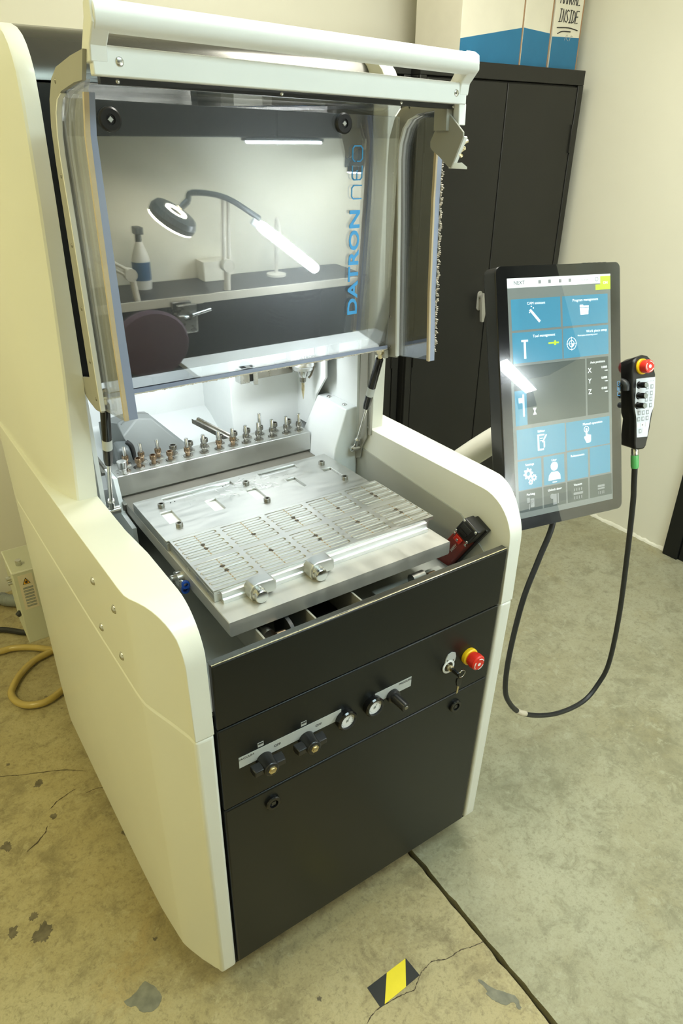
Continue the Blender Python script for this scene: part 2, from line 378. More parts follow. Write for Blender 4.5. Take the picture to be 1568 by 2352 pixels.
# ------------------------------------------------------------------ cabinets
def cabinet(x0, x1, y0, label):
    H, D = 2.2, .54; t = T('metal_cabinet', label, 'cabinet', ((x0+x1)/2, y0+D/2, 0), 'black steel storage cabinets')
    b = box(NB(), x0, x1, y0+.018, y0+D, .0, H-.06); box(b, x0, x1, y0, y0+D, H-.06, H)
    box(b, x0, x0+.035, y0, y0+.02, 0, H-.06); box(b, x1-.035, x1, y0, y0+.02, 0, H-.06); box(b, x0, x1, y0, y0+.02, 0, .07)
    P('body', b, 'cabinet_black', t, bev=.003)
    xm = (x0+x1)/2
    for a, c in ((x0+.040, xm-.003), (xm+.003, x1-.040)):
        d = P('door', box(NB(), a, c, y0+.002, y0+.018, .075, H-.068), 'cabinet_black', t, bev=.003)
        hx = x0+.043 if a < xm-.1 else x1-.043
        for hz in (.35, 1.0, 1.92): P('hinge', box(NB(), hx-.004, hx+.004, y0-.006, y0+.004, hz-.06, hz+.06), 'cabinet_black', d, bev=.002)
        if a < xm-.1:
            hb = prism(NB(), rrect(c-.062, c-.032, 1.165, 1.258, .0149), 'y', y0-.004, y0+.003)
            lathe(hb, [(.012, 0), (.012, .03)], (c-.047, y0, 1.235), (0, -1, 0), 14)
            loft(hb, [[(c-.047+dx*w, y0-.032+dy*.008+q*.0, z) for dx, dy in ((-1, -1), (1, -1), (1, 1), (-1, 1))] for z, w, q in ((1.252, .010, 0), (1.235, .018, 0), (1.20, .016, 0), (1.15, .012, 0), (1.115, .007, 0))])
            P('door_handle', xf(hb, Matrix.Translation((0, 0, 0))), 'frame_grey', d, bev=.003)['label'] = 'satin metal turning handle'
    return t
cabinet(1.782, 2.775, 1.62, 'tall black double-door steel cabinet with cartons on its top')
cabinet(.74, 1.768, 1.66, 'black steel cabinet half hidden behind the machine column')
# ------------------------------------------------------------------ cartons
def carton(x0, x1, y0, y1, h, bl, br, label, split=True):
    z0 = 2.2; t = T('cardboard_box', label, 'box', ((x0+x1)/2, (y0+y1)/2, z0), 'cartons on the cabinet')
    P('body', box(NB(), x0, x1, y0, y1, z0, z0+h), 'box_white', t, bev=.002)
    P('blue_band', prism(NB(), [(x0, z0), (x1, z0), (x1, z0+br), (x0, z0+bl)], 'y', y0-.0012, y0+.0005), 'box_blue', t)
    P('blue_band', prism(NB(), [(y0, z0), (y1, z0), (y1, z0+bl), (y0, z0+br)], 'x', x1-.0005, x1+.0012), 'box_blue', t)
    P('tape_seam', box(NB(), x1-.004, x1+.0016, y0-.0016, y0+.004, z0, z0+h), 'cardboard', t)
    return t
YC = 1.70
carton(2.052, 2.412, YC, YC+.30, .62, .085, .147, 'wide white carton with a slanted blue band, leftmost on the cabinet')
carton(2.416, 2.588, YC-.004, YC+.30, .62, .147, .137, 'white carton with blue band between the wide carton and the MANUAL INSIDE carton')
c3 = carton(2.600, 2.785, YC-.006, YC+.30, .62, .127, .133, 'narrow white carton with MANUAL INSIDE handwritten, nearest the right wall')
def hand(s, x, z, h, wd, y, lean=.1):
    G = {'M': [[(0, 0), (.1, 1), (.5, .3), (.85, 1), (1, 0)]], 'A': [[(0, 0), (.5, 1), (1, 0)], [(.2, .4), (.85, .42)]], 'N': [[(0, 0), (.05, 1), (.9, 0), (1, 1)]],
         'U': [[(0, 1), (.05, .25), (.5, 0), (.9, .3), (1, 1)]], 'L': [[(.1, 1), (0, 0), (1, .05)]], 'I': [[(.5, 0), (.5, 1)], [(.1, 1), (.9, 1)], [(.1, 0), (.9, .02)]],
         'S': [[(1, .9), (.5, 1), (.05, .75), (.5, .5), (.95, .25), (.5, 0), (0, .12)]], 'D': [[(0, 0), (.05, 1), (.7, .85), (1, .5), (.7, .1), (0, 0)]], 'E': [[(1, 1), (.05, 1), (0, 0), (1, .05)], [(.02, .52), (.8, .55)]]}
    bm = NB()
    for i, ch in enumerate(s):
        for st in G[ch]:
            tube(bm, [(x+i*wd*1.28+p[0]*wd+p[1]*h*lean, y, z+p[1]*h) for p in st], .0018, 5, 0)
    return bm
yy = YC-.0075
P('handwriting', hand('MANUAL', 2.625, 2.452, .05, .0175, yy), 'ink', c3)
b = hand('INSIDE', 2.625, 2.385, .047, .0175, yy)
tube(b, [(2.622, yy, 2.362), (2.70, yy, 2.366), (2.762, yy, 2.360)], .002, 5, 4); tube(b, [(2.63, yy, 2.340), (2.66, yy, 2.350), (2.715, yy, 2.352)], .002, 5, 4)
P('handwriting', b, 'ink', c3)
P('faint_handwriting', tube(tube(NB(), [(2.682, yy, 2.318), (2.69, yy, 2.336), (2.70, yy, 2.338), (2.695, yy, 2.325), (2.708, yy, 2.317)], .001, 4, 4), [(2.715, yy, 2.317), (2.722, yy, 2.336), (2.735, yy, 2.336)], .001, 4, 4), 'ink_faint', c3)
# ------------------------------------------------------------------ floor tape
tp = T('floor_tape', 'short piece of black and yellow hazard tape on the floor', 'tape', (.38, -.163, 0))
P('tape_backing', prism(NB(), [(.315, -.137), (.442, -.135), (.4455, -.188), (.316, -.193)], 'z', .0002, .0011), 'tape_black', tp)
P('yellow_stripe', prism(NB(), [(.378, -.1362), (.4405, -.1352), (.3985, -.1905), (.329, -.1925)], 'z', .0011, .0015), 'tape_yellow', tp)
# ------------------------------------------------------------------ hoses on the floor at the rear left
H0 = .018
o = P('air_hose', tube(NB(), [(-.75, 1.93, H0), (-.40, 1.80, H0), (-0.21, 1.762, H0), (-0.163, 1.757, H0), (-0.106, 1.728, H0), (-.055, 1.68, H0+.004), (.03, 1.60, H0)], .0135, 12, 8), 'hose_yellow', loc=(-.2, 1.76, 0))
tag(o, 'straight run of yellow air hose passing behind the hose loop', 'hose')
o = P('air_hose', tube(NB(), [(.04, 1.66, H0), (-0.045, 1.64, H0), (-0.101, 1.622, H0), (-0.163, 1.57, H0), (-0.206, 1.503, H0), (-0.219, 1.461, H0), (-0.209, 1.41, H0), (-0.179, 1.370, H0), (-0.136, 1.352, H0), (-0.099, 1.356, H0), (-0.055, 1.378, H0), (.03, 1.43, H0)], .0135, 12, 8, rib=.03), 'hose_yellow', loc=(-.2, 1.46, 0))
tag(o, 'yellow air hose curling in a loop beside the machine', 'hose')
o = P('power_cable', tube(NB(), [(-.6, 2.10, .014), (-.32, 1.99, .014), (-0.18, 1.925, .014), (-0.128, 1.88, .014), (-0.094, 1.846, .014), (-.02, 1.80, .014)], .0125, 10, 8), 'rubber', loc=(-.2, 1.93, 0))
tag(o, 'thick black power cable lying on the floor at the back', 'cable')
o = P('conduit_hose', tube(NB(), [(-.6, 2.16, .03), (-.3, 2.15, .03), (-0.14, 2.15, .03), (-0.111, 2.118, .03), (-0.06, 2.07, .035), (.03, 2.0, .05)], .027, 14, 14, rib=.05), 'hose_grey', loc=(-.2, 2.15, 0))
tag(o, 'grey ribbed conduit hose along the back wall', 'hose')
#PART3
# ================================================================== MACHINE
mc = T('milling_machine', 'white and black desktop-size milling machine with its clear hood raised', 'milling machine', (.41, .65, 0))
def mirror(bm): return xf(bm, Matrix.Translation((.82, 0, 0)) @ Matrix.Diagonal((-1, 1, 1, 1)))
XO = [(0, 0), (.02, -.004), (.06, -.020), (.12, -.046), (.135, -.050), (.16, -.0515), (.46, -.059), (.8, -.065), (1.15, -.070), (1.28, -.060), (1.33, -.030)]
XI = [(0, .038), (.25, .036), (.36, .029), (.6, .027), (1.33, .027)]
ARC = [(.1*(1-math.cos(i*PI/20)), 1.095+.1*math.sin(i*PI/20)) for i in range(11)]
YS = [y for y, _ in ARC]+[.12, .128, .135, .143, .16, .2, .25, .3, .36, .46, .6, .8, 1.0, 1.15, 1.22, 1.28, 1.33]
ZLOW = [(0, .926), (.12, .950), (.135, .955), (2, .955)]
def zh(y): return 1.195 if y >= .1 else 1.095+math.sqrt(max(0, .01-(.1-y)**2))
def side(zl, zhf, ys, right):
    rings = []
    for y in ys:
        xo = interp(XO, y); xi = .038 if right else interp(XI, y)
        rings.append([(xo, y, zl(y)), (xo, y, zhf(y)), (xi, y, zhf(y)), (xi, y, zl(y))])
    b = loft(NB(), rings); return mirror(b) if right else b
ZB = [(0, .140), (.03, .127), (.07, .122), (.139, .132), (.16, .126), (.294, .080), (.35, .074), (.57, .064), (1.2, .058), (1.25, .085), (1.33, .20)]
for right in (False, True):
    P('side_cover', side(lambda y: interp(ZLOW, y), zh, YS, right), 'white_paint', mc, bev=.0065, seg=3)
    ys = sorted(set([0, .01, .02, .03, .05, .07, .09, .11, .128, .135, .139, .15, .16, .2, .25, .294, .35, .46, .57, .8, 1.0, 1.15, 1.2, 1.25, 1.28, 1.33]))
    b = side(lambda y: interp(ZB, y), lambda y: interp(ZLOW, y)-.0025, ys, right)
    for v in b.verts: v.co.y += .0318*(.926-v.co.z)*max(0, 1-v.co.y/.3)
    sp = P('side_panel', b, 'white_paint', mc, bev=.007, seg=3)
for y, z in ((.339, 1.113), (.211, 1.120), (.342, .995), (.217, 1.003)):
    x = interp(XO, y); P('cover_screw', dome(NB(), (x+.0005, y, z), (-1, 0, 0), .0095, .006), 'steel', mc)
# ------------------------------------------------------------------ black front
def yp(z): return .0318*(.926-z)+.002
def front(z0, z1, th=.016):
    b = NB(); X0, X1 = .0445, .7755
    pts = [(x, yp(z)+d, z) for x in (X0, X1) for z in (z0, z1) for d in (0, th)]
    faces_of(b, pts, [(0, 1, 3, 2), (4, 6, 7, 5), (0, 4, 5, 1), (2, 3, 7, 6), (0, 2, 6, 4), (1, 5, 7, 3)]); return b
pt = P('front_panel', front(.9275, 1.0846), 'black_panel', mc, bev=.003, seg=2)
P('rim_edge', loft(NB(), [[(x, -.0012, 1.0815), (x, .0005, 1.0852), (x, .0025, 1.0852), (x, .0015, 1.0815)] for x in (.046, .774)]), 'gold_zinc', pt)
P('rim_cap', box(NB(), .0445, .7755, .0025, .0165, 1.0835, 1.0858), 'dark_cover', pt, bev=.001)
pm = P('front_panel', front(.7000, .9245), 'black_panel', mc, bev=.003, seg=2)
pl = P('front_panel', front(.1400, .6965), 'black_panel', mc, bev=.004, seg=2)
P('chassis', box(NB(), .03, .79, .035, 1.28, .13, .955), 'dark_void', mc)
for x in (.1, .72):
    for y in (.27, 1.15): P('machine_foot', lathe(NB(), [(.032, 0), (.032, .012), (.014, .02), (.014, .14)], (x, y, 0), (0, 0, 1), 18), 'dark_steel', mc)
def fp(x, z): return Vector((x, yp(z), z))
FN = Vector((0, -1, .0318)).normalized(); FU = Vector((0, -.0318, 1)).normalized()
def FM(x, z, d=.0006): return frame(fp(x, z)+FN*d, (1, 0, 0), FU)
def strip(x0, x1, z0, z1, d=.0009): return loft(NB(), [[fp(x, z)+FN*k for x, z in ((x0, z0), (x1, z0), (x1, z1), (x0, z1))] for k in (-.001, d)])
P('label_strip', strip(.083, .325, .803, .832), 'grey_label', pm); P('label_strip', strip(.415, .518, .799, .828), 'grey_label', pm)
P('lettering', text('VACUUM', .0075, FM(.099, .8255, .001), sx=1.1), 'dark_print', pm)
P('lettering', text('PRESSURE', .0075, FM(.500, .8215, .001), sx=1.1), 'dark_print', pm)
for x in (.169, .268): P('lettering', text('OFF', .009, FM(x, .818, .001)), 'dark_print', pm)
for x in (.132, .232):
    P('symbol_plate', strip(x-.0065, x+.0065, .8365, .8475), 'grey_label', pm); P('symbol_plate', strip(x-.0055, x+.0055, .8425, .8468, .0013), 'dark_print', pm)
for x in (.138, .237):
    z = .797; M = FM(x, z, 0)
    b = lathe(NB(), [(.018, 0), (.018, .012), (.0165, .022), (.0165, .034), (.0145, .037)], fp(x, z), FN, 22)
    w = loft(NB(), [[(s*.036, -.0085*k, h) for s, k in ((-1, 1), (1, 1), (1, -1), (-1, -1))] for h in (.008, .018)]+[[(s*.034, -.007*k, .030) for s, k in ((-1, 1), (1, 1), (1, -1), (-1, -1))]])
    xf(w, M); me = bpy.data.meshes.new('t'); w.to_mesh(me); b.from_mesh(me); w.free(); bpy.data.meshes.remove(me)
    P('valve_knob', b, 'black_plastic', pm, bev=.0018)
    P('knob_screw', lathe(NB(), [(.0095, .0365), (.0095, .038), (.0065, .038), (.006, .0405), (.002, .041)], fp(x, z), FN, 6, True), 'gold_zinc', pm)
for x in (.334, .407):
    z = .802
    P('gauge_bezel', lathe(NB(), [(.024, 0), (.0245, .014), (.022, .0175), (.0185, .0175), (.018, .012)], fp(x, z), FN, 32, False), 'black_gloss', pm)
    P('gauge_dial', lathe(NB(), [(.0186, .011), (.0186, .0122)], fp(x, z), FN, 32), 'white_print', pm)
    g = NB()
    for i in range(13):
        a = math.radians(225-270*i/12); r0, r1 = (.0125, .0155)
        tube(g, [(r*math.cos(a), r*math.sin(a), .0127) for r in (r0, r1)], .00045, 4, 0)
    tube(g, [(-.003, -.004, .0128), (.006, .008, .0128)], .0006, 4, 0); lathe(g, [(.003, .0122), (.003, .0132)], (0, 0, 0), (0, 0, 1), 12)
    P('gauge_scale', xf(g, FM(x, z, 0)), 'hose_grey', pm)
b = lathe(NB(), [(.0165, 0), (.0165, .010), (.0125, .012), (.0125, .018), (.0115, .02), (.0115, .05), (.010, .0525)], fp(.464, .800), FN, 18)
P('regulator_knob', b, 'black_plastic', pm)
P('regulator_mark', lathe(NB(), [(.005, .0525), (.004, .0535)], fp(.464, .800), FN, 12), 'dark_steel', pm)
# key switch plate
pk = [(-.0165, -.012), (-.014, .02), (-.008, .031), (.004, .034), (.015, .028), (.018, .016), (.017, .006), (.012, -.004), (.006, -.014), (-.004, -.0185), (-.012, -.017)]
kx, kz = .634, .810
P('key_switch_plate', xf(prism(NB(), pk, 'z', 0, .0022), FM(kx, kz, 0)), 'grey_label', pm)
P('key_switch_ring', lathe(NB(), [(.018, .002), (.018, .004), (.013, .0045), (.0125, .003)], fp(kx-.004, kz-.006), FN, 24, False), 'white_alu', pm)
P('key_switch_well', lathe(NB(), [(.0127, .0015), (.0127, .0033)], fp(kx-.004, kz-.006), FN, 24), 'black_gloss', pm)
P('key_switch_barrel', lathe(NB(), [(.0075, .002), (.0075, .014), (.006, .015)], fp(kx-.004, kz-.006), FN, 18), 'gold_zinc', pm)
for dx, dz in ((-.008, .014), (.0105, .008)): P('plate_screw', dome(NB(), FM(kx+dx, kz+dz, .0022).translation, FN, .0028, .0012, 8), 'dark_steel', pm)
# emergency stop
ex, ez = .695, .807
P('emergency_stop_collar', lathe(NB(), [(.0215, 0), (.0225, .004), (.022, .010), (.019, .012)], fp(ex, ez), FN, 28), 'yellow_plastic', pm)
P('emergency_stop_button', lathe(NB(), [(.013, .010), (.0175, .013), (.0205, .024), (.0195, .036), (.0165, .0385), (.001, .0395)], fp(ex, ez), FN, 28), 'red_plastic', pm)
def arcs(M, h, R, r):
    g = NB()
    for a0 in (20, 140, 260):
        tube(g, [(R*math.cos(math.radians(a0+t)), R*math.sin(math.radians(a0+t)), h) for t in range(0, 76, 15)], r, 5, 0)
    lathe(g, [(.0047, h-.0005), (.0047, h+.0007)], (0, 0, 0), (0, 0, 1), 14); return xf(g, M)
P('emergency_stop_arrows', arcs(FM(ex, ez, 0), .0388, .0145, .0012), 'white_print', pm)
for x in (.153, .672):
    P('panel_latch', lathe(NB(), [(.0175, 0), (.0175, .006), (.0155, .0085), (.0100, .0085), (.0095, .003), (.0001, .003)], fp(x, .654), FN, 26), 'black_gloss', pl)
    P('latch_socket', xf(prism(NB(), [(-.005, -.005), (.005, -.005), (.005, .005), (-.005, .005)], 'z', .003, .0065), FM(x, .654, 0)), 'black_plastic', pl)
# hanging keys: a thing of its own
ky = T('key_ring', 'two black-headed keys on a ring hanging from the key switch', 'keys', (kx, -.02, .775))
K = fp(kx-.004, kz-.006)+FN*.015
b = NB(); R1 = frame(K, FN, (-.35, 0, .95))
P('key', xf(prism(NB(), rrect(0, .026, -.008, .008, .004), 'z', -.0022, .0022), R1), 'black_gloss', ky)
P('split_ring', tube(NB(), [K+FN*.022+Vector((.012+.010*math.cos(a), 0, -.004+.010*math.sin(a))) for a in [i*2*PI/16 for i in range(17)]], .0008, 5, 0), 'steel', ky)
K2 = K+FN*.020+Vector((.006, 0, -.014))
P('key', prism(NB(), [(K2.x-.007, K2.z), (K2.x+.008, K2.z-.002), (K2.x+.009, K2.z-.020), (K2.x+.003, K2.z-.028), (K2.x-.005, K2.z-.022), (K2.x-.008, K2.z-.010)], 'y', K2.y-.002, K2.y+.002), 'black_gloss', ky)
P('key_blade', prism(NB(), [(K2.x-.003, K2.z-.022), (K2.x+.003, K2.z-.026), (K2.x+.0005, K2.z-.046), (K2.x-.0045, K2.z-.047)], 'y', K2.y-.001, K2.y+.001), 'gold_zinc', ky)
# ------------------------------------------------------------------ columns and head
YFR = [(1.19, .545), (1.47, .538), (1.65, .530), (1.8, .522), (1.95, .516), (2.0, .520), (2.02, .528), (2.04, .542), (2.055, .560), (2.068, .588), (2.078, .630), (2.086, .70), (2.090, .80), (2.092, 1.0)]
XIN = [(1.19, .027), (1.3, .032), (1.47, .039), (1.8, .0425), (2.0, .044)]
XOU = [(1.19, -.019), (1.3, -.013), (1.47, -.001), (1.65, .006), (1.8, .010), (2.0, .013), (2.1, .013)]
def column(right):
    rings = []
    for z in [1.19, 1.25, 1.35, 1.47, 1.56, 1.65, 1.8, 1.88, 1.95, 2.0, 2.02, 2.04, 2.055, 2.068, 2.078, 2.086, 2.090, 2.092]:
        yf = interp(YFR, z); xi = interp(XIN, z); xo = interp(XOU, z); s = 1.27
        if right: xi, xo = .032, -.008-.0*z
        e = -.052+.012*min(1, max(0, (z-1.2)/.7))
        y1 = max(yf+.01, .585); y2 = max(yf+.02, .66)
        rings.append([(xi, yf, z), (xo+.006, yf, z), (xo+.0015, yf+.0025, z), (xo-.0005, yf+.007, z), ((xo*2+e)/3, min(yf+.042, s-.02), z), (e+.004, max(yf+.085, min(yf+.115, .645)), z), (e-.002, max(yf+.12, .70), z), (e-.014, s, z), (xi, s, z)])
    b = loft(NB(), rings); return mirror(b) if right else b
P('column', column(False), 'white_paint', mc, smooth=28); P('column', column(True), 'white_paint', mc, smooth=28, bev=.002)
X0, X1 = .0430, .7870
hc = [(.572, 1.992), (.576, 2.01), (.585, 2.03), (.600, 2.05), (.622, 2.066), (.655, 2.078), (.70, 2.086), (.80, 2.090), (1.26, 2.092), (1.26, 1.992)]
P('head_cover', prism(NB(), hc, 'x', X0, X1), 'dark_cover', mc)
P('head_panel', prism(NB(), [(.570, 1.44), (.570, 1.988), (.60, 1.988), (.60, 1.44)], 'x', X0, X1), 'black_panel', mc, bev=.002)
P('back_wall', box(NB(), .03, .79, 1.24, 1.30, .95, 2.07), 'white_paint', mc)
P('head_floor', box(NB(), .045, .775, .60, 1.24, 1.44, 1.46), 'chamber', mc)
# ------------------------------------------------------------------ working chamber
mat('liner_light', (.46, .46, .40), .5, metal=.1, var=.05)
P('chamber_floor', box(NB(), .0385, .7815, .017, 1.2, .955, .965), 'liner', mc)
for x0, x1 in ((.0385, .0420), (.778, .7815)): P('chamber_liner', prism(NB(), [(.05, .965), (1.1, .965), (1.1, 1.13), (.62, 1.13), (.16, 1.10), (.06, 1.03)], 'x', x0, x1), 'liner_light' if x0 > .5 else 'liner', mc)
P('chamber_wall', box(NB(), .045, .055, .60, 1.24, 1.12, 1.45), 'chamber', mc)
P('chamber_wall', box(NB(), .775, .783, .60, 1.24, 1.12, 1.45), 'chamber', mc)
P('axis_housing', box(NB(), .512, .775, .858, 1.2, .97, 1.44), 'chamber', mc, bev=.002)
P('chamber_back', prism(NB(), [(1.06, 1.44), (1.06, 1.165), (1.02, 1.150), (.86, 1.055), (.86, .97), (1.2, .97), (1.2, 1.44)], 'x', .05, .512), 'chamber', mc)
# side fairing on the right with sloped face
sf = [[(.702, y0, 1.135), (.740, y1, 1.243), (.776, y1, 1.246), (.776, y0, 1.0), (.690, y0, 1.0)] for y0, y1 in ((.600, .600), (.775, .752))]
P('side_fairing', loft(NB(), sf), 'chamber', mc, bev=.003)
for y in (.635, .715): P('fairing_screw', dome(NB(), (.757, y, 1.2448), (0, 0, 1), .0075, .004, 12), 'steel', mc)
P('side_plate', prism(NB(), [(.752, 1.245), (.775, 1.14), (.858, 1.14), (.858, 1.44), (.70, 1.44), (.70, 1.31)], 'x', .735, .742), 'chamber', mc)
mat('drive_grey', (.10, .115, .115), .4, var=.05)
# slanted chip guard with cable gland, guide rails
P('chip_guard', loft(NB(), [[(.190, .86, 1.232), (.232, .875, 1.250), (.272, .875, 1.240), (.285, .89, 1.05), (.19, .88, 1.05)], [(.155, .955, 1.215), (.24, .97, 1.222), (.29, .97, 1.214), (.30, 1.0, 1.05), (.155, .97, 1.05)]][::-1]), 'chamber_grey', mc)
P('chip_chute', loft(NB(), [[(.182, .835, 1.205), (.232, .855, 1.240), (.272, .855, 1.232), (.365, .815, 1.120), (.30, .80, 1.09), (.215, .80, 1.11)], [(.180, .87, 1.235), (.230, .88, 1.250), (.270, .88, 1.242), (.38, .85, 1.12), (.30, .85, 1.05), (.19, .86, 1.05)]]), 'chamber_grey', mc, bev=.003)
for a, bb, z0, z1 in (((.405, .88), (.490, .81), 1.185, 1.128), ((.085, .93), (.112, .81), 1.185, 1.120)):
    P('guide_rail', loft(NB(), [[(p[0]+dx, p[1], z+dz) for dx, dz in ((-.010, 0), (.012, 0), (.012, .014), (.006, .014), (.004, .008), (-.004, .008), (-.010, .014))] for p, z in ((a, z0), (bb, z1))]), 'dark_steel', mc)
P('drive_hood', loft(NB(), [[(.155, .80, 1.10), (.195, .80, 1.10), (.20, .84, 1.10), (.16, .85, 1.10)], [(.152, .80, 1.15), (.19, .80, 1.15), (.197, .84, 1.15), (.156, .85, 1.15)], [(.152, .80, 1.178), (.186, .80, 1.175), (.194, .84, 1.185), (.156, .85, 1.188)], [(.158, .806, 1.188), (.182, .806, 1.185), (.188, .835, 1.195), (.16, .842, 1.196)]]), 'drive_grey', mc, bev=.006, seg=3)
P('drive_hood_strap', tube(NB(), [(.197, .822, 1.10), (.200, .820, 1.15), (.197, .82, 1.18), (.186, .822, 1.195)], .006, 8, 5), 'rubber', mc)
# trough details in front of the table
for x in (.182, .300, .414): P('trough_divider', box(NB(), x, x+.004, .017, .30, .965, 1.043), 'frame_grey', mc)
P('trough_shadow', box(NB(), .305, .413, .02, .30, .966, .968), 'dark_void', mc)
P('trough_roller', cyl(NB(), (.205, .085, 1.028), (.205, .16, 1.028), .013, n=16), 'dark_steel', mc)
P('trough_roller', cyl(NB(), (.217, .075, 1.026), (.236, .075, 1.026), .010, n=14), 'bronze', mc)
P('trough_disc', cyl(NB(), (.248, .10, 1.0), (.256, .10, 1.0), .046, n=30), 'rubber', mc)
P('trough_roller', cyl(NB(), (.575, .092, 1.02), (.61, .092, 1.02), .014, n=16), 'dark_steel', mc)
P('trough_roller', cyl(NB(), (.615, .080, 1.02), (.635, .080, 1.02), .011, n=14), 'bronze', mc)
P('trough_shelf', box(NB(), .50, .7, .02, .14, .985, .990), 'liner', mc)
# safety switch on the right inside wall
sw = Matrix(((0, 0, -1, 0), (0, 1, 0, 0), (0, 0, 1, 0), (0, 0, 0, 1)))
def swp(u, v, x): # u along the switch (up-front), v across
    d = Vector((0, -.55, .835)); n = Vector((0, -.93, -.36)); return Vector((x, .1005, 1.0915))+d*(u-.124)+n*v
def swbox(b, u0, u1, v0, v1, x0, x1):
    faces_of(b, [swp(u, v, x) for x in (x0, x1) for u in (u0, u1) for v in (v0, v1)], [(0, 1, 3, 2), (4, 6, 7, 5), (0, 4, 5, 1), (2, 3, 7, 6), (0, 2, 6, 4), (1, 5, 7, 3)]); return b
ss = P('safety_switch', swbox(NB(), -.09, .092, -.025, .025, .746, .772), 'red_switch', mc, bev=.003)
P('switch_back', swbox(NB(), -.06, .150, -.020, .030, .768, .7815), 'black_plastic', ss, bev=.002)
P('switch_head', swbox(NB(), .095, .151, -.026, .026, .741, .772), 'black_plastic', ss, bev=.004)
P('switch_slot', swbox(NB(), .110, .120, -.017, .010, .7390, .742), 'dark_void', ss)
P('switch_slot_frame', swbox(NB(), .121, .140, -.018, .012, .7395, .742), 'rubber', ss, bev=.001)
P('switch_clip', swbox(NB(), .072, .092, -.014, .010, .741, .747), 'red_plastic', ss, bev=.002)
for u, v in ((.101, -.021), (.101, .021), (.146, -.021), (.146, .021), (.085, -.0205), (.085, .0205), (.080, -.002)): P('switch_screw', dome(NB(), swp(u, v, .7413 if u > .09 else .7462 if abs(v) > .01 else .7412), (-1, 0, 0), .0042, .0025, 10), 'steel', ss)
P('lettering', text('SAFETY', .010, frame(swp(.045, .004, .7456), (0, -.55, .835), (0, .835, .55)), sx=.9), 'white_print', ss)
# table
tb = P('work_table', prism(NB(), [(.127, 1.052), (.130, 1.0490), (.687, 1.049), (.690, 1.052), (.690, 1.0815), (.6885, 1.0829), (.1285, 1.0829), (.127, 1.0815)], 'y', .097, .735), 'alu_table', mc)
P('table_web', loft(NB(), [[(.155, .20, 1.049), (.66, .20, 1.049), (.66, .72, 1.049), (.155, .72, 1.049)], [(.20, .24, .966), (.62, .24, .966), (.62, .72, .966), (.20, .72, .966)]]), 'liner', tb)
b = cyl(NB(), (.127, .335, 1.058), (.113, .335, 1.058), .017, n=18); cyl(b, (.127, .350, 1.052), (.106, .350, 1.052), .008, n=14); cyl(b, (.12, .322, 1.054), (.12, .300, 1.060), .007, n=12); cyl(b, (.12, .326, 1.046), (.12, .306, 1.046), .007, n=12)
P('air_fitting', b, 'steel', tb)
for z, y in ((1.0625, .301), (1.046, .308)): P('air_fitting_collar', lathe(NB(), [(.0085, 0), (.009, .003), (.009, .009), (.0055, .0095), (.005, .003)], (.12, y, z), (-.15, -1, .1), 16, False), 'blue_fitting', tb)
# tool rack
rk = P('tool_rack', prism(NB(), [(.727, 1.090), (.727, 1.1440), (.7285, 1.1454), (.8105, 1.1454), (.812, 1.144), (.812, 1.0), (.742, 1.0), (.742, 1.079), (.733, 1.0829)], 'x', .123, .697), 'alu', mc)
P('rack_foot', box(box(NB(), .118, .20, .69, .742, 1.078, 1.0835), .118, .700, .70, .745, 1.060, 1.079), 'dark_steel', rk, bev=.003)
P('rack_shade', box(NB(), .1275, .6895, .637, .741, 1.0830, 1.0838), 'rack_shade', rk)  # thin dark sheet painting the shade between rack and fixture plate
P('rack_side', prism(NB(), [(.727, 1.142), (.80, 1.142), (.80, .98), (.62, .98), (.62, 1.048), (.70, 1.055)], 'x', .112, .1225), 'chamber', rk)
# spindle
sx, sy = .689, .748
P('spindle_carrier', box(NB(), .664, .735, .752, .80, 1.325, 1.44), 'dark_steel', mc, bev=.003)
s_ = P('spindle', lathe(NB(), [(.0325, .115), (.0325, .022), (.0335, .020), (.0335, .012), (.030, .008), (.029, 0), (.014, -.001)], (sx, sy, 1.330), (0, 0, 1), 32), 'alu_bright', mc)
P('lettering', text('DATRON', .012, frame((sx-.008, sy-.0335, 1.372), (1, 0, 0), (0, 0, 1)), .0006, sx=1.2), 'dark_print', s_)
P('spindle_nut', lathe(NB(), [(.014, .0), (.0145, -.010), (.0125, -.022), (.011, -.025)], (sx, sy, 1.332), (0, 0, 1), 20), 'steel', s_)
P('cutter_collar', lathe(NB(), [(.009, .0), (.009, -.014), (.006, -.017)], (sx, sy, 1.308), (0, 0, 1), 16), 'dark_steel', s_)
P('cutter', lathe(NB(), [(.0045, .0), (.0045, -.028), (.0008, -.055)], (sx, sy, 1.296), (0, 0, 1), 10), 'gold_zinc', s_)
P('coolant_nozzle', tube(NB(), [(sx+.034, sy-.01, 1.36), (sx+.03, sy-.012, 1.335), (sx+.02, sy-.014, 1.315), (sx+.012, sy-.012, 1.305)], .0035, 8, 5), 'dark_steel', s_)
P('carriage_beam', box(NB(), .512, .672, .775, .80, 1.316, 1.352), 'dark_steel', mc, bev=.001)
P('probe_block', box(NB(), .502, .530, .765, .80, 1.312, 1.352), 'steel', mc, bev=.0015)
P('probe_lens', box(NB(), .530, .541, .770, .79, 1.314, 1.350), 'black_gloss', mc)
P('probe_clamp', box(NB(), .541, .556, .765, .795, 1.303, 1.352), 'steel', mc, bev=.0015)
P('camera_dome', lathe(NB(), [(.030, .03), (.030, 0), (.027, -.014), (.018, -.026), (.001, -.031)], (.768, .72, 1.385), (0, 0, 1), 24), 'black_gloss', mc)
P('camera_dome_mount', box(NB(), .762, .80, .735, .76, 1.36, 1.44), 'blue_fitting', mc)
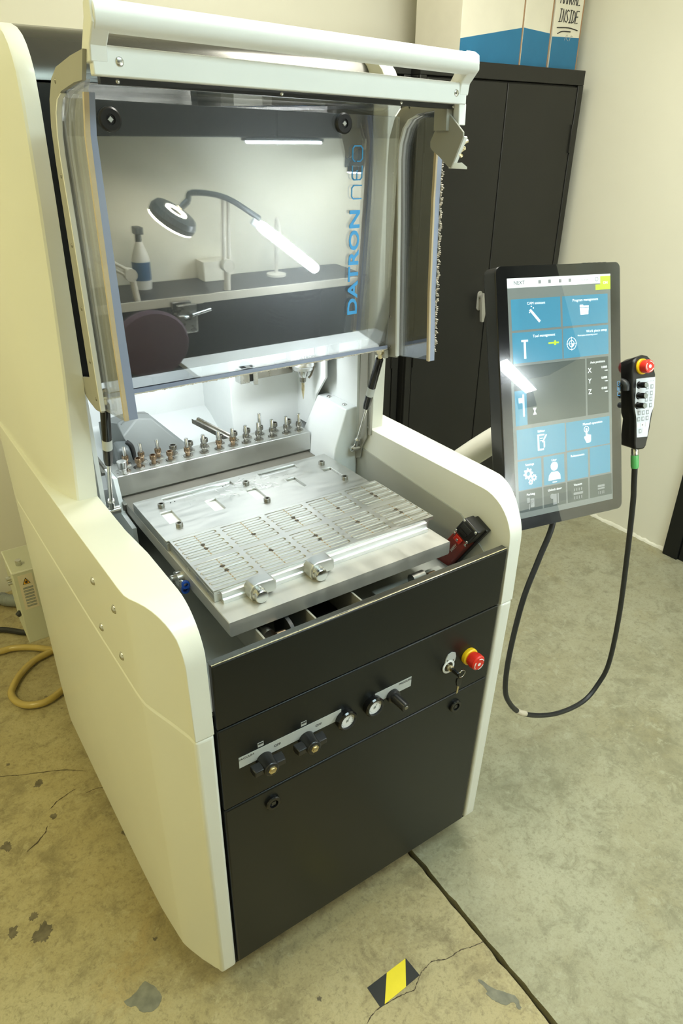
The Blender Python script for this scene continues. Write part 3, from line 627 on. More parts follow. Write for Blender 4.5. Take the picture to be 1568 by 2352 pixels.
# the chamber's own light
wl = P('work_light', box(NB(), .10, .72, .68, .72, 1.430, 1.44), 'led_strip', mc)
ch = area('chamber_lamp', (.40, .70, 1.428), (math.radians(38), 0, 0), .55, .05, 2.0, (.92, .98, 1))
#PART4
# ================================================================== HOOD
def tw(bm):
    for v in bm.verts:
        k = (v.co.z-1.43)/.55; dx = v.co.x-.41
        v.co.y += .062*dx*k; v.co.z -= .018*dx*k
    return bm
def gy(z): return .452-.0296*(z-1.455)
hd = P('hood', tw(box(NB(), .047, .773, .226, .243, 1.9700, 2.0060)), 'white_alu', mc, bev=.002)
P('handle_bar', tw(lathe(NB(), [(.0185, 0), (.0185, .726)], (.047, .213, 2.036), (1, 0, 0), 28)), 'white_alu', hd, bev=.002)
for x0, x1 in ((.044, .069), (.753, .777)):
    P('handle_arm', tw(prism(NB(), [(.198, 2.026), (.200, 2.050), (.213, 2.057), (.228, 2.050), (.232, 2.036), (.262, 2.000), (.262, 1.985), (.226, 1.985), (.222, 2.004)], 'x', x0, x1)), 'white_alu', hd, bev=.002)
for x in (.085, .745): P('bar_bolt', tw(dome(NB(), (x, .226, 1.988), (0, -1, 0), .0062, .002, 14)), 'steel', hd)
for x in (.085, .36, .62, .755): P('clamp_screw', tw(dome(NB(), (x, .245, 1.9655), (0, -1, -.6), .0042, .003, 10)), 'steel', hd)
P('clamp_strip', tw(box(NB(), .060, .762, .243, .256, 1.962, 1.975)), 'black_plastic', hd)
# the pane bends from the bar back to the big sheet
P('top_pane', tw(loft(NB(), [[(x, .250, 1.966), (x, .30, 1.972), (x, .37, 1.974), (x, .415, 1.968), (x, gy(1.955)-.004, 1.953), (x, gy(1.955)+.002, 1.953), (x, .417, 1.974), (x, .37, 1.980), (x, .30, 1.978), (x, .250, 1.972)] for x in (.0625, .7575)])), 'glass_top', hd)
P('glass_pane', loft(NB(), [[(x, gy(z)+d, z-.018*(x-.41)*(z-1.43)/.55) for z, d in ((1.453, 0), (1.953, 0), (1.953, .006), (1.453, .006))] for x in (.0600, .7600)]), 'glass_front', hd, smooth=0)
P('pane_edge', tw(box(NB(), .0600, .7600, gy(1.45)-.0015, gy(1.45)+.0075, 1.4445, 1.4530)), 'acrylic_edge', hd)
b = NB()
for i in range(180):
    x = .06+.70*i/180; box(b, x, x+.0037, gy(1.45)-.002-.001*random.random(), gy(1.45)+.006, 1.4415+.002*random.random(), 1.4450)
P('edge_seal', tw(b), 'brush', hd, smooth=0)
for x, z in ((.134, 1.930), (.614, 1.932)):
    P('pane_washer', (lathe(NB(), [(.0195, 0), (.0195, .004), (.0165, .006), (.0085, .006), (.0080, .003), (.001, .003)], (x, gy(z), z), (0, -1, 0), 26)), 'black_plastic', hd)
    P('pane_screw', (lathe(NB(), [(.0048, .002), (.0048, .0062)], (x, gy(z), z), (0, -1, 0), 4)), 'grey_label', hd)
FR = [(.236, 2.000), (.30, 1.997), (.385, 1.989), (.422, 1.976), (.452, 1.950), (.470, 1.912), (.476, 1.86), (.481, 1.65), (.483, 1.482), (.552, 1.466), (.556, 1.436), (.52, 1.424), (.472, 1.418), (.432, 1.424),
      (.432, 1.470), (.435, 1.75), (.438, 1.87), (.434, 1.90), (.420, 1.932), (.400, 1.950), (.375, 1.958), (.30, 1.965), (.258, 1.966)]
PN = [(.300, 1.446), (.305, 1.60), (.304, 1.80), (.300, 1.90), (.278, 1.955), (.262, 1.968), (.30, 1.968), (.40, 1.955), (.436, 1.92), (.440, 1.86), (.437, 1.60), (.434, 1.428)]
for k, (fx0, fx1, px0, px1) in enumerate(((.0385, .0445, .0445, .0515), (.7735, .7790, .7790, .7850))):
    P('side_frame', tw(prism(NB(), FR, 'x', fx0, fx1)), 'frame_grey', hd, smooth=0)
    P('side_pane', tw(prism(NB(), PN, 'x', px0, px1)), 'glass_side', hd, smooth=0)
    ex0, ex1 = ((.0515, .066), (.768, .781))[k]
    e = [(.300, 1.448), (.305, 1.60), (.304, 1.80), (.300, 1.90), (.279, 1.953)]
    P('pane_edge', tw(loft(NB(), [[(ex0, y-.003, z), (ex1+q, y-.003, z), (ex1+q, y+.003, z), (ex0, y+.003, z)] for (y, z), q in zip(e, (0, 0, 0, 0, 0) if k else (.002, 0, -.003, -.005, -.006))])), 'acrylic_edge', hd)
    ox = (.0440, .7630)[k]; wx = (.0075, .0048)[k]
    P('pane_edge', tw(loft(NB(), [[(ox, y-.0035, z), (ox+wx, y-.0035, z), (ox+wx, y+.004, z), (ox, y+.004, z)] for y, z in e])), 'acrylic_edge_warm', hd)
    P('frame_bead', tw(loft(NB(), [[(fx0-.0012, y, z), (fx1+.0012, y, z), (fx1+.0012, y+.0055, z), (fx0-.0012, y+.0055, z)] for y, z in [(.4285, 1.428), (.4315, 1.75), (.4345, 1.87), (.4305, 1.900), (.4165, 1.931), (.398, 1.948), (.373, 1.955)]])), 'white_alu', hd)
    if k:
        b = NB()
        for i in range(260):
            z = 1.47+.42*i/260; y = .3045-.003+.003*math.sin(i*.4)
            if random.random() < .9: tube(b, [(.782, y, z), (.783+random.uniform(.001, .003), y-random.uniform(.002, .0065), z+random.uniform(-.002, .002))], .0011, 3, 0)
        P('seal_brush', tw(b), 'brush', hd, smooth=0)
    sx_ = fx0 if k else fx0
    for y, z in ((.457, 1.445), (.459, 1.52), (.459, 1.62), (.457, 1.73), (.455, 1.84), (.40, 1.972)): P('frame_screw', tw(dome(NB(), (fx0+.0003, y, z), (-1, 0, 0), .0042, .0022, 10)), 'dark_steel', hd)
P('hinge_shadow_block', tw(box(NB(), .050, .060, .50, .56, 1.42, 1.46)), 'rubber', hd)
# interlock bracket on the right end of the bar
P('bracket_leg', tw(prism(NB(), [(.228, 1.972), (.246, 1.972), (.246, 1.938), (.228, 1.934)], 'x', .757, .776)), 'white_alu', hd, bev=.002)
P('bracket_plate', prism(NB(), [(.267, 1.947), (.296, 1.948), (.309, 1.920), (.322, 1.900), (.321, 1.890), (.314, 1.884), (.291, 1.873), (.262, 1.855), (.254, 1.854), (.225, 1.908), (.226, 1.917)], 'x', .750, .754), 'frame_grey', hd, bev=.001)
P('bracket_flange', prism(NB(), [(.254, 1.854), (.225, 1.908), (.229, 1.910), (.258, 1.857)], 'x', .754, .762), 'white_alu', hd)
P('bracket_foot', loft(NB(), [[(.750, .260, 1.856), (.752, .252, 1.862), (.764, .238, 1.864), (.772, .230, 1.856)], [(.750, .260, 1.853), (.752, .252, 1.858), (.764, .238, 1.860), (.772, .230, 1.852)]]), 'white_alu', hd)
for y, z in ((.238, 1.893), (.244, 1.880)):
    P('wing_nut', tube(tube(NB(), [(.758, y, z), (.765, y-.004, z+.007), (.770, y-.006, z+.009)], .0035, 8, 3), [(.758, y, z), (.768, y, z-.005)], .0035, 8, 3), 'gold_zinc', hd)
P('bracket_block', tw(box(NB(), .742, .770, .248, .285, 1.925, 1.965)), 'frame_grey', hd)
# lettering on the pane, reads upwards
LM = lambda z: frame((.6505, gy(z)-.0008, z), (0, -.0296, 1), (-1, 0, 0))
b = NB(); G = {'D': [(0, 0, .26, 1), (0, 0, .78, .2), (0, .8, .78, 1), (.72, .12, 1, .88)], }
P('lettering', (text('DATRON', .0372, LM(1.6545), .0003, bold=.0009, sx=1.44)), 'logo_blue', hd)
def strokes(M, sc, th, paths):
    g = NB()
    for pth in paths:
        pp = smooth_path([(x*sc, y*sc, 0) for x, y in pth], 1) if False else [Vector((x*sc, y*sc, 0)) for x, y in pth]
        for i, (a, c) in enumerate(zip(pp, pp[1:])):
            t = (c-a).normalized(); n = Vector((-t.y, t.x, 0))*th/2; a2, c2 = a-t*th*.45, c+t*th*.45
            loft(g, [[p+Vector((0, 0, h)) for p in (a2-n, c2-n, c2+n, a2+n)] for h in (-.0003, .0004)])
    return xf(g, M)
NEO = [[(0, 0), (0, .78), (.18, .96), (.82, .96), (1, .78), (1, 0)],
       [(1.42, .5), (2.1, .5)], [(2.42, .96), (1.6, .96), (1.42, .78), (1.42, .18), (1.6, 0), (2.42, 0)],
       [(2.78, .5), (2.78, .2), (2.96, 0), (3.7, 0), (3.88, .18), (3.88, .78), (3.7, .96), (2.96, .96), (2.78, .78), (2.78, .72)]]
NEO = [[(x, y) for x, y in q] for q in NEO]
P('lettering', (strokes(frame((.6645, gy(1.79)-.0008, 1.790), (0, -.0296, 1), (-1, 0, 0)), .0262, .0024, NEO)), 'logo_blue', hd)
# gas springs
for right in (False, True):
    X = lambda v: Vector((.82-v[0], v[1], v[2])) if right else Vector(v)
    lo = X((.061, .582, 1.131)); up = X((.064, .470, 1.432)) if right else X((.061, .482, 1.440))
    m = up.lerp(lo, .50); d = (lo-up).normalized()
    g = P('gas_spring', lathe(NB(), [(.0085, 0), (.0105, .004), (.0105, (m-up).length*.92), (.0085, (m-up).length)], up+d*.018, d, 18), 'black_gloss', mc)
    P('spring_rod', cyl(NB(), m, lo-d*.025, .0045, n=12), 'steel', g)
    P('rod_end', lathe(NB(), [(.007, 0), (.009, .004), (.0075, .007), (.0075, .026)], lo-d*.036, d, 14), 'steel', g)
    P('ball_stud', cyl(cyl(NB(), lo-Vector((.013, 0, 0)), lo+Vector((.02, 0, 0)), .0095, n=16), lo-Vector((.016, 0, 0)), lo-Vector((.013, 0, 0)), .0055, n=12), 'steel', g)
    P('rod_end', lathe(NB(), [(.0115, -.008), (.0115, .008)], up+Vector((0, 0, .004)), (1, 0, 0), 16), 'gold_zinc', g)
    P('rod_neck', cyl(NB(), up, up+d*.022, .0065, n=12), 'gold_zinc', g)
    lp = up.lerp(lo, .34)
    P('spring_label', lathe(NB(), [(.0108, 0), (.0108, .026)], lp, d, 18, False), 'grey_label', g)
P('hinge_plate', prism(NB(), [(.548, 1.44), (.548, 1.17), (.570, 1.135), (.575, 1.10), (.60, 1.09), (.610, 1.12), (.585, 1.18), (.58, 1.44)], 'x', .7715, .7745), 'frame_grey', mc)
P('hinge_rail', box(NB(), .776, .7825, .536, .5450, 1.18, 1.43), 'frame_grey', mc)
P('hinge_link', tw(box(NB(), .755, .768, .455, .50, 1.418, 1.440)), 'frame_grey', mc, bev=.003)
# ================================================================== FIXTURES ON THE TABLE
fx = T('fixture_plate', 'plain aluminium fixture plate with rectangular pockets, behind the slotted plate', 'plate', (.407, .524, 1.083))
px0, px1, py0, py1, pz = .1266, .6876, .4130, .6353, 1.1101
holes = [rrect(a, a+.030, .484, .549, .0015, 2) for a in (.163, .278, .391, .508, .622)]+[rrect(a, c, .593, .621, .0015, 2) for a, c in ((.194, .383), (.462, .579))]
P('plate_body', box(NB(), px0, px1, py0, py1, 1.0831, 1.1030), 'alu', fx, bev=.001)
P('plate_top', holed([(px0, py0), (px1, py0), (px1, py1), (px0, py1)], holes, 1.1030, pz), 'alu', fx, smooth=0)
for a in (.163, .278, .391): P('pocket_floor', box(NB(), a, a+.030, .484, .549, 1.1030, 1.1034), 'white_print', fx)
for a, c in ((.194, .383), (.462, .579)): P('pocket_floor', box(NB(), a, c, .593, .612, 1.1030, 1.1034), 'alu_bright', fx)
for x in (.178, .408, .641):
    for y in (.461, .576):
        P('socket_screw', lathe(NB(), [(.0085, 0), (.0085, .0085), (.0078, .0095), (.0048, .0095), (.0045, .004), (.0005, .004)], (x, y, pz), (0, 0, 1), 18), 'dark_steel', fx)
for x, y in ((.205, .585), (.216, .586), (.352, .598), (.362, .602)): P('pin_hole', cyl(NB(), (x, y, pz), (x, y, pz+.0004), .002, n=8), 'dark_void', fx)
b = NB()
for i in range(60):
    a = random.gauss(.40, .055); c = random.gauss(.565, .022); t = random.uniform(0, 6.28); l = random.uniform(.008, .03)
    tube(b, [(a, c, pz+.0008), (a+l*.5*math.cos(t), c+l*.5*math.sin(t), pz+.001+.004*random.random()), (a+l*math.cos(t+.7), c+l*math.sin(t+.7), pz+.0012)], .0004, 3, 3)
o = P('metal_shavings', b, 'alu_bright', loc=(.40, .565, pz)); tag(o, 'fine curly aluminium shavings scattered over the fixture plate', 'shavings', kind='stuff')
vp = T('vacuum_plate', 'slotted aluminium vacuum plate at the front of the table', 'plate', (.418, .294, 1.083))
vx0, vx1, vy0, vy1 = .1324, .7041, .1755, .4122
P('plate_body', box(box(NB(), vx0, .690, vy0, vy1, 1.0831, 1.1010), vx0, vx1, vy0, vy1, 1.1010, 1.1072), 'alu', vp, bev=.0008)
P('groove_floor', box(NB(), .137, .703, .179, .409, 1.1072, 1.1075), 'groove', vp)
def serp(cx, ytop, n, pitch, hl, w, flip):
    pts = []
    for i in range(n):
        y = ytop-i*pitch; s = 1 if (i+flip) % 2 == 0 else -1
        a, c = (-hl*s, hl*s)
        if i == 0: pts.append((cx+a, y))
        pts.append((cx+c-s*pitch/2, y))
        if i < n-1:
            for k in range(1, 6):
                t = PI*k/6; pts.append((cx+c-s*pitch/2+s*pitch/2*math.sin(t), y-pitch/2+pitch/2*math.cos(t)))
            pts.append((cx+c-s*pitch/2, y-pitch))
        else: pts.append((cx+c, y))
    P2 = [Vector(p) for p in pts]; q = [P2[0]]
    for p in P2[1:]:
        if (p-q[-1]).length > 1e-5: q.append(p)
    L, R = [], []
    for i, p in enumerate(q):
        t = (q[min(i+1, len(q)-1)]-q[max(i-1, 0)]).normalized(); nn = Vector((-t.y, t.x))*w/2
        L.append(tuple(p+nn)); R.append(tuple(p-nn))
    return L+R[::-1]
CX = [.188+i*.11575 for i in range(5)]
holes = [serp(cx, yt, 10, .01085, .0505, .0040, 0) for cx in CX for yt in (.4020, .2840)]
P('plate_top', holed([(vx0, vy0), (vx1, vy0), (vx1, vy1), (vx0, vy1)], holes, 1.1074, pz), 'alu', vp, smooth=0)
b = NB(); b2 = NB()
for i, cx in enumerate(CX):
    for j, yt in enumerate((.4020, .2840)):
        for k in range(9):
            y = yt-k*.01085-.0054; tgt = b2 if (i == 0 and j == 1) else b
            box(tgt, cx-.0014, cx+.0014, y-.0030, y+.0030, pz-.0002, pz+.00025)
P('centre_channel', b, 'groove_rust', vp, smooth=0)['kind'] = 'stuff'; P('centre_channel', b2, 'groove_rust', vp, smooth=0)['kind'] = 'stuff'
for i, cx in enumerate(CX):
    for j, yt in enumerate((.4020, .2840)):
        hs = (.051, .069) if (i+j) % 2 == 0 or j == 1 and i == 2 else (.068,) if j == 0 else (.033,)
        if i in (1, 3): hs = (.068,) if j == 0 else (.033,)
        else: hs = (.049, .067) if j == 0 else (.033, .051)
        for h in hs:
            n = 11; poly = [(cx+.0056*random.uniform(.55, 1.2)*math.cos(2*PI*q/n), yt-h+.0056*random.uniform(.55, 1.2)*math.sin(2*PI*q/n)) for q in range(n)]
            P('clogged_port', prism(NB(), poly, 'z', pz-.0005, pz+.0006), 'grime', vp, smooth=0)
for y in (.205, .300): P('side_screw', dome(NB(), (vx0, y, 1.094), (-1, 0, 0), .005, .001, 12), 'steel', vp)
P('front_rail', prism(NB(), [(.160, 1.0831), (.160, 1.0915), (.1655, 1.0925), (.1655, 1.104), (.170, 1.1055), (.1755, 1.1055), (.1755, 1.0831)], 'x', .146, .676), 'alu_bright', vp)
for x in (.212, .353):
    cb = P('clamp_block', xf(prism(NB(), [(-.020, -.010), (-.016, -.018), (-.006, -.0205), (.004, -.018), (.010, -.012), (.036, -.012), (.040, -.006), (.040, .012), (.034, .018), (.0, .019), (-.012, .016), (-.019, .006)], 'z', -.008, .022), frame((x+.002, .160, 1.1005), (1, 0, 0), (0, 0, 1))), 'alu', vp, bev=.002)
    P('clamp_knob', lathe(NB(), [(.0150, 0), (.0150, .006), (.0125, .008), (.0125, .012), (.0142, .0135), (.0142, .019), (.0128, .0205), (.001, .0205)], (x, .140, 1.0975), (0, -1, 0), 26), 'steel', vp)
# ------------------------------------------------------------------ tools in the rack
ORD = ['first', 'second', 'third', 'fourth', 'fifth', 'sixth', 'seventh', 'eighth', 'ninth', 'tenth', 'eleventh', 'twelfth', 'thirteenth']
RZ = 1.1454
def tool_proto(pin, m, h, ring):
    t = T('cutting_tool', 'x', 'tool', (0, 0, 0), 'tools standing in the rack')
    n6 = [(.0125, 0), (.0125, .0035)]
    P('hex_nut', lathe(NB(), n6, (0, 0, 0), (0, 0, 1), 6), 'dark_steel', t)
    P('flange', lathe(NB(), [(.0150, 0), (.0150, .0012)], (0, 0, 0), (0, 0, 1), 24), 'steel', t)
    P('holder', lathe(NB(), [(.0060, .003), (.0060, .012), (.0075, .013), (ring, .016), (ring, .024), (ring*.92, .0265), (ring*.7, .0265), (ring*.7, .018), (.0003, .018)], (0, 0, 0), (0, 0, 1), 22), m, t)
    if pin: P('shank', lathe(NB(), [(.0050, .016), (.0050, h-.001), (.0044, h)], (0, 0, 0), (0, 0, 1), 14), 'steel', t)
    return t
pr = {('pin', 'bronze'): tool_proto(True, 'bronze', .052, .0088), ('pin', 'steel'): tool_proto(True, 'dark_steel', .052, .0088), ('ring', 'bronze'): tool_proto(False, 'bronze', 0, .0094), ('ring', 'steel'): tool_proto(False, 'dark_steel', 0, .0105), ('tall', 'steel'): tool_proto(True, 'dark_steel', .064, .0100)}
used = set()
def put(kind, m, x, y, label):
    r = pr[(kind, m)]
    if (kind, m) in used: dup(r, (x, y, RZ), 0, label)
    else: used.add((kind, m)); r.location = Vector((x, y, RZ))*S; r['label'] = label
lt = T('length_sensor', 'short thick steel tool-length sensor at the left end of the tool rack', 'sensor', (.145, .748, RZ))
P('flange', lathe(NB(), [(.021, 0), (.021, .0018)], (.145, .748, RZ), (0, 0, 1), 28), 'steel', lt)
P('sensor_body', lathe(NB(), [(.0098, .0018), (.0098, .010), (.0118, .012), (.0125, .030), (.0115, .031)], (.145, .748, RZ), (0, 0, 1), 26), 'steel', lt)
for dx in (-.0155, .0155): P('flange_screw', dome(NB(), (.145+dx, .748+dx*.3, RZ+.0018), (0, 0, 1), .0028, .001, 8), 'dark_steel', lt)
fr = [.190, .230, .276, .325, .373, .418, .460, .501, .541, .585, .632, .675]
fk = ['ring', 'ring', 'ring', 'pin', 'pin', 'pin', 'pin', 'pin', 'pin', 'pin', 'pin', 'pin']
for i, (x, k) in enumerate(zip(fr, fk)):
    m = 'bronze' if i < 7 and i != 4 else 'steel'
    if k == 'ring': m = 'bronze'
    put(k, m, x, .754, ('bronze tool holder without shank, %s' if k == 'ring' else 'tool holder with upright shank, %s')
        % ('%s from left in the front rack row' % ORD[i+1]))
bk = [.167, .210, .256, .299, .346, .390, .437, .481, .522, .564, .611, .658]
bkk = ['pin', 'pin', 'pin', 'ring', 'ring', 'ring', 'ring', 'ring', 'ring', 'tall', 'ring', 'ring']
for i, (x, k) in enumerate(zip(bk, bkk)):
    m = 'bronze' if i < 3 else 'steel'
    put(k, m, x, .789, {'pin': 'bronze tool holder with short upright shank, %s', 'ring': 'wide empty tool collet, %s', 'tall': 'tallest steel shank standing in a collet, %s'}[k] % ('%s from left in the back rack row' % ORD[i]))
# ------------------------------------------------------------------ junction box at the rear left
jb = P('junction_box', box(NB(), -.118, -.02, 1.385, 1.56, .275, .580), 'frame_grey', mc, bev=.003)
jb.data.materials[0] = mat('box_grey', (.55, .55, .42), .5, var=.03)
P('box_lid', box(NB(), -.120, -.02, 1.384, 1.562, .574, .5785), 'white_paint', jb)
P('warning_sticker', box(NB(), -.103, -.055, 1.3842, 1.386, .420, .562), 'sticker', jb)
P('warning_triangle', prism(NB(), [(-.092, .524), (-.0665, .524), (-.0795, .550)], 'y', 1.3828, 1.3845), 'ink', jb)
P('warning_triangle', prism(NB(), [(-.0893, .5257), (-.0693, .5257), (-.0795, .546)], 'y', 1.3822, 1.3835), 'warn_orange', jb)
P('warning_flame', prism(NB(), [(-.083, .528), (-.0755, .528), (-.0745, .533), (-.0785, .540), (-.0835, .534)], 'y', 1.3818, 1.3825), 'ink', jb)
for i in range(7):
    z = .510-i*.0125
    for q in range(2): P('warning_text', box(NB(), -.0945, -.0605-.003*random.random(), 1.3836, 1.3843, z-.0016-q*.0042, z+.0012-q*.0042), 'hose_grey', jb)
P('cable_gland', cyl(NB(), (-.085, 1.43, .578), (-.085, 1.43, .600), .010, n=14), 'steel', jb)
P('cable_gland', cyl(cyl(NB(), (-.118, 1.45, .525), (-.134, 1.45, .525), .008, n=12), (-.118, 1.45, .505), (-.132, 1.45, .505), .007, n=12), 'steel', jb)
P('cable_gland', cyl(NB(), (-.118, 1.42, .395), (-.130, 1.42, .385), .010, n=12), 'rubber', jb)
#PART5
# ================================================================== MONITOR
MCc = Vector((1.1139, .1723, 1.3321))
MU, MB, MV = Vector((.9886, -.1475, -.0286)), Vector((.1331, .948, -.2889)), Vector((.0697, .2818, .9569))
MM = frame(MCc, MU, MV)
def ml(u, v, h=0.): return MCc+MU*u+MV*v-MB*h
mo = T('touchscreen_monitor', 'black portrait touchscreen monitor on a curved white arm beside the machine', 'monitor', tuple(ml(0, -.32)))
W2, H2 = .1945, .3218
def rr3(w, h, r, z0, z1, n=6): return xf(prism(NB(), rrect(-w, w, -h, h, r, n), 'z', z0, z1), MM)
P('housing', rr3(W2, H2, .016, -.050, -.0006), 'black_plastic', mo, bev=.005)
P('bezel', rr3(W2-.0005, H2-.0005, .016, -.0008, .0), 'black_gloss', mo)
P('front_glass', rr3(W2-.001, H2-.001, .016, .0014, .0020), 'screen_glass', mo, smooth=0)
def flat(u0, u1, v0, v1, h0, h1): return xf(box(NB(), u0, u1, v0, v1, h0, h1), MM)
sc = P('screen', flat(-.1632, .1610, -.2910, .2934, .0, .0002), 'screen_grey', mo)
tiles = {'CAM assistant': (-.1545, -.0040, .1735, .2455), 'Program management': (.0022, .1512, .1735, .2455), 'Tool management': (-.1545, -.0015, .0955, .1680), 'Work piece setup': (.0024, .1520, .0955, .1682),
         'Editor': (-.153, .0003, -.1393, -.0650), 'Manual operation': (.0045, .1525, -.1380, -.0655), 'Settings': (-.1535, -.0795, -.2180, -.1440), 'User': (-.0720, -.0043, -.2170, -.1440), 'Releasenotes': (.0050, .0756, -.2165, -.1430), '': (.0825, .1535, -.2150, -.1410)}
dark = {'Parking': (-.1535, -.0795, -.2760, -.2205), 'Unlock door': (-.0750, -.0012, -.2760, -.2205), 'Vacuum': (.0038, .0750, -.2760, -.2200), ' ': (.0800, .1580, -.2760, -.2195), 'Axis positions': (.0775, .1505, -.0555, .0895), '  ': (-.1545, .0720, -.0555, .0895)}
TX = lambda s, sz, u, v, m='screen_text', al='CENTER': P('screen_text', text(s, sz, frame(ml(u, v, .0007), MU, MV), .0001, al), m, sc)
for D, m in ((tiles, 'tile_blue'), (dark, 'tile_dark')):
    for s, (a, b_, c_, d_) in D.items():
        P('tile', flat(a, b_, c_, d_, .0002, .0004), m, sc)
        if s.strip(): TX(s, .0092 if b_-a > .1 else .0085, (a+b_)/2+(.035 if s == 'Work piece setup' else .02 if s == 'Tool management' else .015 if s == 'Manual operation' else 0), d_-.0115)
P('tile', flat(-.1545, -.118, -.0555, .03, .0004, .0005), 'tile_blue', sc)
P('header', flat(-.1632, .1610, .2715, .2934, .0002, .0004), 'screen_white', sc)
P('power_tile', flat(.1268, .1608, .2560, .2885, .0004, .0006), 'screen_green', sc); P('power_tile', flat(.1110, .1264, .2556, .2690, .0004, .0006), 'screen_green', sc)
TX('ON', .0095, .1437, .2722); TX('NEXT', .0125, -.128, .2825, 'screen_ink')
def ic(pl, m='screen_text'):
    b = NB()
    for q in pl: prism(b, q, 'z', .0005, .0008)
    P('icon', xf(b, MM), m, sc)
def circ(u, v, r, n=18): return [(u+r*math.cos(2*PI*i/n), v+r*math.sin(2*PI*i/n)) for i in range(n)]
def ring(u, v, r, t, m='screen_text', n=24):
    P('icon', xf(lathe(NB(), [(r, .0005), (r, .0008), (r-t, .0008), (r-t, .0005)], (u, v, 0), (0, 0, 1), n, False), MM), m, sc)
ic([[(-.101, .218), (-.096, .221), (-.067, .192), (-.072, .188)], circ(-.088, .223, .0018, 8), circ(-.094, .227, .0016, 8), circ(-.100, .213, .0016, 8)])
ic([[(.058, .2225), (.068, .2225), (.070, .220), (.087, .220), (.087, .2165), (.058, .2165)], [(.058, .2150), (.087, .2150), (.085, .1985), (.060, .1985)]])
ic([[(-.045, .1385), (-.012, .1385), (-.012, .1345), (-.045, .1345)], [(-.027, .1420), (-.021, .1420), (-.021, .1310), (-.027, .1310)]], 'screen_green')
ic([[(-.128, .150), (-.108, .150), (-.108, .145), (-.128, .145)], [(-.121, .145), (-.115, .145), (-.115, .105), (-.121, .105)]])
ring(.029, .130, .0155, .0015); ring(.029, .130, .0085, .0013); ic([[(.029, .130), (.0375, .130), (.035, .124), (.029, .1215)], [(.0285, .147), (.0295, .147), (.0295, .113), (.0285, .113)], [(.012, .1305), (.046, .1305), (.046, .1295), (.012, .1295)]])
TX('Work piece measuring system', .0052, .082, .148)
for i, (ch, v) in enumerate((('X', .058), ('Y', .031), ('Z', .004))):
    TX(ch, .018, .0865, v); TX('0.000', .0085, .136, v+.005); TX('0.000', .0045, .143, v-.004)
ic([[(-.143, .012), (-.131, .012), (-.131, -.0), (-.143, -.0)], [(-.131, .020), (-.126, .020), (-.126, -.034), (-.131, -.034)]])
ic([[(-.100, -.016), (-.089, -.016), (-.0935, -.0245), (-.089, -.033), (-.100, -.033), (-.0955, -.0245)]])
ic([[(-.089, -.0845), (-.084, -.0845), (-.084, -.125), (-.089, -.125)], [(-.089, -.0845), (-.067, -.0845), (-.067, -.088), (-.089, -.088)], [(-.084, -.121), (-.070, -.121), (-.070, -.125), (-.084, -.125)], [(-.070, -.121), (-.066, -.117), (-.066, -.103), (-.070, -.103)], [(-.075, -.104), (-.062, -.086), (-.059, -.088), (-.072, -.106)], [(-.081, -.094), (-.071, -.094), (-.071, -.0955), (-.081, -.0955)], [(-.081, -.100), (-.074, -.100), (-.074, -.1015), (-.081, -.1015)]])
ring(.072, -.0905, .0085, .0014); ic([[(.0695, -.088), (.0745, -.088), (.0745, -.104), (.087, -.107), (.087, -.121), (.084, -.126), (.072, -.126), (.064, -.112), (.066, -.108), (.0695, -.111)]])
def gear(u, v, r, k=8):
    out = []
    for i in range(k*4):
        a = 2*PI*i/(k*4); R = r*(1.22 if i % 4 in (0, 1) else .88); out.append((u+R*math.cos(a), v+R*math.sin(a)))
    return out
for u, v, r in ((-.122, -.179, .0125), (-.104, -.191, .0072), (-.115, -.201, .006)):
    g = gear(u, v, r); b = NB(); n = len(g); inner = [(u+r*.45*math.cos(2*PI*i/n), v+r*.45*math.sin(2*PI*i/n)) for i in range(n)]
    loft(b, [[(p[0], p[1], .0008) for p in g], [(p[0], p[1], .0008) for p in inner]], cap=False); P('icon', xf(b, MM), 'screen_text', sc)
ic([circ(-.038, -.1715, .0115), [(-.058, -.207), (-.018, -.207), (-.020, -.194), (-.028, -.186), (-.048, -.186), (-.056, -.194)]]); TX('Admin', .0055, -.038, -.2125)
ic([[(-.118, -.244), (-.106, -.244), (-.106, -.266), (-.118, -.266)], [(-.129, -.240), (-.120, -.240), (-.120, -.253), (-.129, -.253)], [(-.123, -.256), (-.121, -.256), (-.121, -.272), (-.123, -.272)]], 'key_grey')
TX('P', .018, -.112, -.2545, 'tile_dark')
ic([[(-.045, -.244), (-.033, -.244), (-.033, -.272), (-.045, -.272)], [(-.030, -.244), (-.026, -.244), (-.026, -.270), (-.030, -.270)], circ(-.047, -.249, .007)], 'key_grey')
ic([[(.024, -.252), (.056, -.252), (.056, -.258), (.024, -.258)]]+[[(.026+i*.008, -.248), (.0285+i*.008, -.248), (.0285+i*.008, -.241), (.026+i*.008, -.241)] for i in range(4)]+[[(.026+i*.008, -.262), (.0285+i*.008, -.262), (.0285+i*.008, -.270), (.026+i*.008, -.270)] for i in range(4)], 'key_grey')
ic([[(.108, -.245), (.132, -.245), (.132, -.251), (.108, -.251)], [(.108, -.253), (.132, -.253), (.132, -.257), (.108, -.257)]]+[[(.110+i*.006, -.262), (.112+i*.006, -.262), (.112+i*.006, -.270), (.110+i*.006, -.270)] for i in range(4)], 'key_grey')
for u, q in ((-.0665, 0), (-.036, 1), (-.003, 2), (.028, 3)): ic([[(u-.004, .2865), (u+.004, .2865), (u+.004, .2785), (u-.004, .2785)]], 'key_grey')
ring(.115, .2822, .0052, .001, 'screen_ink'); TX('10:24 AM', .006, .075, .2815, 'key_grey')
P('lettering', strokes(frame(ml(.1905, -.0155, .0003), MV, -MU), .0095, .0011, [[(x, y) for x, y in q] for q in NEO]), 'logo_blue', mo)
